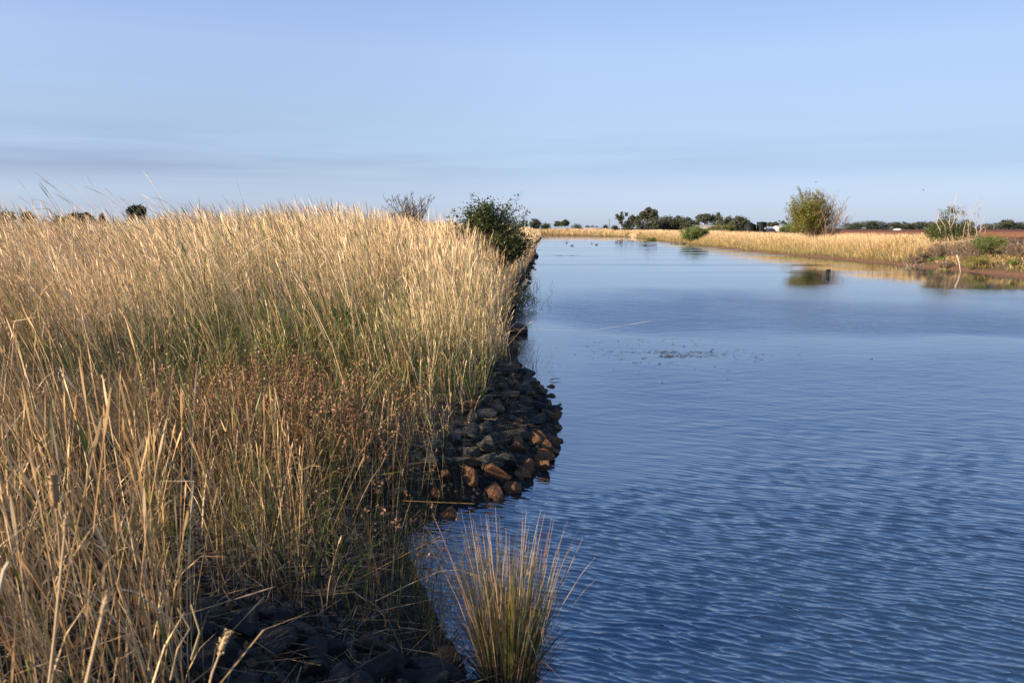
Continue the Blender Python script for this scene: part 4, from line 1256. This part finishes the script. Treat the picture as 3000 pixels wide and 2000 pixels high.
# white stake on the right bank
M_STAKE = mat_noise('weathered_timber', (.30, .22, .15), (.50, .41, .31), 12, .8, .01)
b = onz(2818, 797, .03); t = at(2804, 748, b.y)
o = empty('stake', (b.x, b.y, b.z)); tag(o, 'pale wooden stake leaning at the right waterline', 'stake')
m = MB(); dv = np.array((t.x - b.x, 0, t.z - b.z)); m.tube([(0, 0, -.3), dv * .5, dv], [.04, .037, .035], 6); m.build('post', M_STAKE, o)
m = MB(); m.box((-.042, -.042, 0), (.042, .042, .05), None, None, tuple(dv * .97)); m.build('cap', M_STAKE, o)

# ------------------------------------------------------------------ tanks, car, buildings far off
M_TANK = mat_noise('tank_plastic', (.007, .009, .009), (.012, .015, .014), .6, .6, 0, spec=.15)
M_WHITE = mat_noise('white_paint', (.70, .70, .68), (.82, .82, .80), 2, .6, 0)
D = 225
def tank(px0, px1, top, label, cone, sticker):
    x = ((px0 + px1) / 2 - 1500) / F * D; w = (px1 - px0) / F * D / 2; z = gz(x, D); h = (668 - top) / F * D + CAMH - z
    o = empty('water_tank', (x, D, z)); tag(o, label, 'tank', 'black water tanks')
    prof = [(w, 0)]
    hs = h * (.78 if cone else .97)
    for i in range(1, 9):
        zz = hs * i / 9; prof += [(w, zz - .02), (w * 1.012, zz), (w, zz + .02)]
    prof += [(w, hs), (w * 1.02, hs)]
    m = MB(); m.lathe(prof, 40); m.build('shell', M_TANK, o)
    m = MB(); m.lathe([(w * 1.02, hs - .02), (w * 1.02, hs), (w * .5, hs + (h - hs) * .55), (.3, h - .02), (.3, h), (0, h)], 40); m.build('roof', M_TANK, o)
    m = MB(); m.tube([(w * .75, -w * .68, 0), (w * .75, -w * .68, h * .7)], .05, 6); m.build('pipe', M_TANK, o)
    if sticker:
        a = R(-58); m = MB(); p = np.array((math.cos(a) * (w + .03), math.sin(a) * (w + .03)))
        m.box((-.2, -.02, -.25), (.2, .02, .25), None, np.array(Matrix.Rotation(a + R(90), 3, 'Z')), (p[0], p[1], h * .44)); m.build('notice', M_WHITE, o)
    return o
tank(2175, 2209, 652, 'squat black tank with a conical roof, left of the upright one', True, False)
tank(2211, 2239, 650, 'upright black tank with a flat top and a white notice', False, True)
# dark pickup beside the tanks
M_CAR = mat_noise('dark_car_paint', (.02, .022, .03), (.03, .032, .04), 1, .3, 0)
M_GLASS = mat_noise('car_glass', (.03, .04, .05), (.05, .06, .07), 1, .1, 0)
M_TYRE = mat_noise('tyre_rubber', (.015, .015, .015), (.03, .03, .03), 8, .8, 0)
x = (2252 - 1500) / F * 215; z = gz(x, 215)
o = empty('parked_car', (x, 215, z)); tag(o, 'dark car parked right beside the upright black tank', 'car')
bm = bmesh.new()
pr = [(-1.0, .35), (-1.02, .75), (-.75, .85), (-.45, 1.32), (.55, 1.36), (.95, .9), (1.0, .8), (1.0, .35)]
def extr(prf, wy_, name, mat, sx=1.0, bev=.04):
    bm = bmesh.new(); vs = [bm.verts.new((a * 2.1 * sx / 1.0 * .5 * 2 / 2 * 1.0, -wy_, c)) for a, c in prf]
    f = bm.faces.new(vs); e = bmesh.ops.extrude_face_region(bm, geom=[f]); vv = [g for g in e['geom'] if isinstance(g, bmesh.types.BMVert)]
    bmesh.ops.translate(bm, vec=(0, 2 * wy_, 0), verts=vv); bmesh.ops.recalc_face_normals(bm, faces=bm.faces)
    if bev: bmesh.ops.bevel(bm, geom=list(bm.edges), offset=bev, segments=2, affect='EDGES')
    me = bpy.data.meshes.new(name); bm.to_mesh(me); bm.free(); return link(name, me, mat, o)
extr(pr, .85, 'body', M_CAR)
extr([(-.68, .9), (-.43, 1.25), (.5, 1.28), (.8, .92)], .862, 'window', M_GLASS, 1.0, 0)
for sx in (-1, 1):
    for sy in (-1, 1):
        m = MB(); m.tube([(sx * 1.25, sy * .72, .33), (sx * 1.25, sy * .9, .33)], .33, 16); m.build('wheel', M_TYRE, o)

M_ROOF = mat_noise('iron_roof', (.22, .19, .155), (.30, .265, .22), 1.5, .6, 0)
M_WALLG = mat_noise('shed_wall', (.20, .19, .17), (.28, .27, .25), 1, .8, 0)
M_WALLW = mat_noise('white_wall', (.40, .40, .39), (.50, .50, .49), 1, .8, 0)
M_DARK = mat_noise('dark_glass', (.02, .022, .025), (.04, .042, .045), 1, .3, 0)
def house(px0, px1, top, D, eave, depth, label, name, mw, mr, windows=2, rz=0):
    x = ((px0 + px1) / 2 - 1500) / F * D; w = (px1 - px0) / F * D / 2; z = gz(x, D); h = (668 - top) / F * D + CAMH - z; e = h * eave
    o = empty(name, (x, D, z), rz); tag(o, label, 'shed' if 'shed' in name else 'house')
    m = MB(); m.box((-w, 0, -.3), (w, depth, e)); m.build('wall', mw, o)
    g = w * 1.05
    v = [(-g, -.4, e), (g, -.4, e), (g, depth / 2, h), (-g, depth / 2, h), (g, depth + .4, e), (-g, depth + .4, e), (-g, -.4, e - .15), (g, -.4, e - .15), (g, depth + .4, e - .15), (-g, depth + .4, e - .15)]
    m = MB(); m.add(v, [[0, 1, 2, 3], [3, 2, 4, 5], [6, 7, 1, 0], [6, 9, 8, 7], [5, 4, 8, 9], [1, 7, 8, 4], [0, 5, 9, 6], [1, 4, 2, 2], [0, 3, 3, 5]][:7]); m.build('roof', mr, o)
    m = MB()
    for sx in (-1, 1): m.add([(sx * g * .99, -.38, e - .02), (sx * g * .99, depth + .38, e - .02), (sx * g * .99, depth / 2, h - .03), (sx * g * .99, depth / 2 - .01, h - .03)], [[0, 1, 2, 3]])
    m.build('gable', mw, o)
    for k in range(windows):
        xx = -w + (k + .5) * 2 * w / windows; m = MB(); m.box((xx - .6, -.06, e * .4), (xx + .6, -.003, e * .75)); wo_ = m.build('window', M_DARK, o)
        m = MB(); m.box((xx - .7, -.09, e * .36), (xx + .7, -.061, e * .395)); m.build('sill', M_WHITE, wo_)
    return o
house(2046, 2100, 659, 330, .45, 14, 'long low shed with a pale iron roof below the spreading gum', 'farm_shed', M_WALLG, M_ROOF, 3)
house(2276, 2294, 661, 340, .72, 9, 'small white house left of the tall bush', 'white_house', M_WALLW, M_ROOF, 3)
house(2624, 2634, 669.5, 500, .4, 8, 'tiny white roofed shed in front of the tree line beyond the field', 'small_shed', M_WALLW, M_WALLW, 1)
house(1712, 1765, 666, 360, .5, 8, 'low pale roofed shed beyond the bend left of the mast', 'low_shed', M_WALLG, M_ROOF, 2)
# concrete culvert box
x = (1772 - 1500) / F * 262; z = gz(x, 281)
o = empty('culvert_box', (1772 / F * 0 + (1772 - 1500) / F * 283, 283, gz((1772 - 1500) / F * 283, 283) + .2)); tag(o, 'white concrete culvert box with a dark opening beyond the bend', 'culvert')
m = MB(); m.box((-.8, 0, .9), (.8, 1.2, 1.15)); m.box((-.8, 0, 0), (-.6, 1.2, .9)); m.box((.6, 0, 0), (.8, 1.2, .9)); m.build('frame', M_WHITE, o)
m = MB(); m.box((-.59, .5, 0), (.59, .6, .89)); m.build('opening', M_DARK, o)
# poles
def pole(px, top, D, label, arm):
    x = (px - 1500) / F * D; z = gz(x, D); h = (668 - top) / F * D + CAMH - z
    o = empty('utility_pole', (x, D, z)); tag(o, label, 'pole')
    m = MB(); m.tube([(0, 0, 0), (0, 0, h * .5), (0, 0, h)], [.24, .2, .16], 8, (.16, .15, .15)); m.build('post', M_BARK, o)
    m = MB(); m.box((-arm, -.08, h * .93), (arm, .08, h * .96), (.16, .15, .15)); m.build('crossarm', M_BARK, o)
pole(1782, 642, 420, 'thin grey mast left of the big gum group', .5)
pole(2900, 655, 500, 'thin pale pole in front of the trees at the far right', .9)
pole(1612, 655, 430, 'thin pole by the low dark trees beyond the bend', .6)

# white pipe at the right edge, and dead wood
M_CONC = mat_noise('pale_concrete', (.5, .46, .40), (.68, .64, .58), 4, .8, .01)
b = at(2970, 713, 62); o = empty('concrete_beam', (b.x, 62, b.z)); tag(o, 'long white concrete beam lying in front of the dark ploughed soil', 'beam')
m = MB(); m.box((-.9, -.12, -.12), (3.5, .12, .12)); m.build('beam', M_CONC, o)
b = at(1862, 697, 214); o = empty('driftwood', (b.x, 214, .05)); tag(o, 'pale driftwood branch sticking up at the far waterline', 'driftwood')
m = MB(); m.tube([(1.8, 0, 0), (.5, 0, .15), (-.6, 0, .5), (-1.2, 0, 1.0)], [.14, .16, .12, .05], 6, (.5, .4, .3)); m.tube([(-.4, 0, .4), (-.5, 0, .8)], [.07, .03], 5, (.5, .4, .3)); m.build('branch', M_BARK, o)
# dead twigs on the right bank
for (px, py, D_, lb) in ((2668, 742, 56, 'dry twigs sticking up from the bank left of the orange earth'), (2645, 752, 54, 'pale fallen twigs lying low at the bank foot')):
    x = (px - 1500) / F * D_; z = gz(x, D_); o = empty('dead_twigs', (x, D_, z)); tag(o, lb, 'twigs')
    r_ = random.Random(px); ln, _ = grow((0, 0, 0), 1.0, 6, 1.1, 2, 3, .1, .025, .2, .5, r_); wood(ln, (.30, .23, .17), 4, .006).build('twig', M_BARK, o)
# dark fallen log at the left
b = at(12, 960, 10.6); o = empty('fallen_log', (b.x, b.y, b.z - .02)); tag(o, 'dark red brown log half hidden in the grass at the left edge', 'log')
m = MB(); m.tube([(-.6, .1, -.06), (-.2, 0, 0), (.1, 0, .03), (.28, 0, .0)], [.10, .11, .10, .075], 10, (.07, .035, .025)); m.build('trunk', M_BARK, o)
m = MB(); m.tube([(.0, 0, .08), (.08, -.03, .2)], [.04, .02], 6, (.2, .06, .035)); m.build('stub', M_BARK, o)
# birds
M_BIRD = mat_attr('bird_feathers', .7, 0, .2)
def bird(loc, label, fly):
    o = empty('bird', loc); o.scale = (.6, .6, .6); tag(o, label, 'bird')
    m = MB(); m.tube([(-.16, 0, 0), (-.08, 0, .01), (0, 0, .02), (.08, 0, .03), (.12, 0, .045), (.15, 0, .04), (.19, 0, .035)], [.012, .03, .05, .045, .032, .026, .004], 8, (.06, .055, .055))
    if fly:
        for s_ in (-1, 1): m.add([(.06, 0, .03), (-.05, 0, .03), (-.07, s_ * .25, .1), (.0, s_ * .28, .1)], [[0, 1, 2, 3]], (.06, .055, .055))
    m.build('body', M_BIRD, o)
bird(at(2390, 534, 86), 'small dark bird perched on the top twig of the tall bush', False)
m = MB(); p = at(2388, 536, 86); q_ = at(2380, 575, 86); o = None
bw = [c_ for c_ in bb.children if c_.name.startswith('bare_twigs')][0]
tw = MB(); d0 = np.array(p - bb.location); d1 = np.array(q_ - bb.location); tw.tube([d1, (d0 + d1) / 2, d0], [.02, .015, .01], 5, (.3, .22, .15)); tw.build('perch_twig', M_BARK, bb)
bird(at(2705, 557, 90), 'tiny pale bird flying in the open sky right of the tall bush', True)
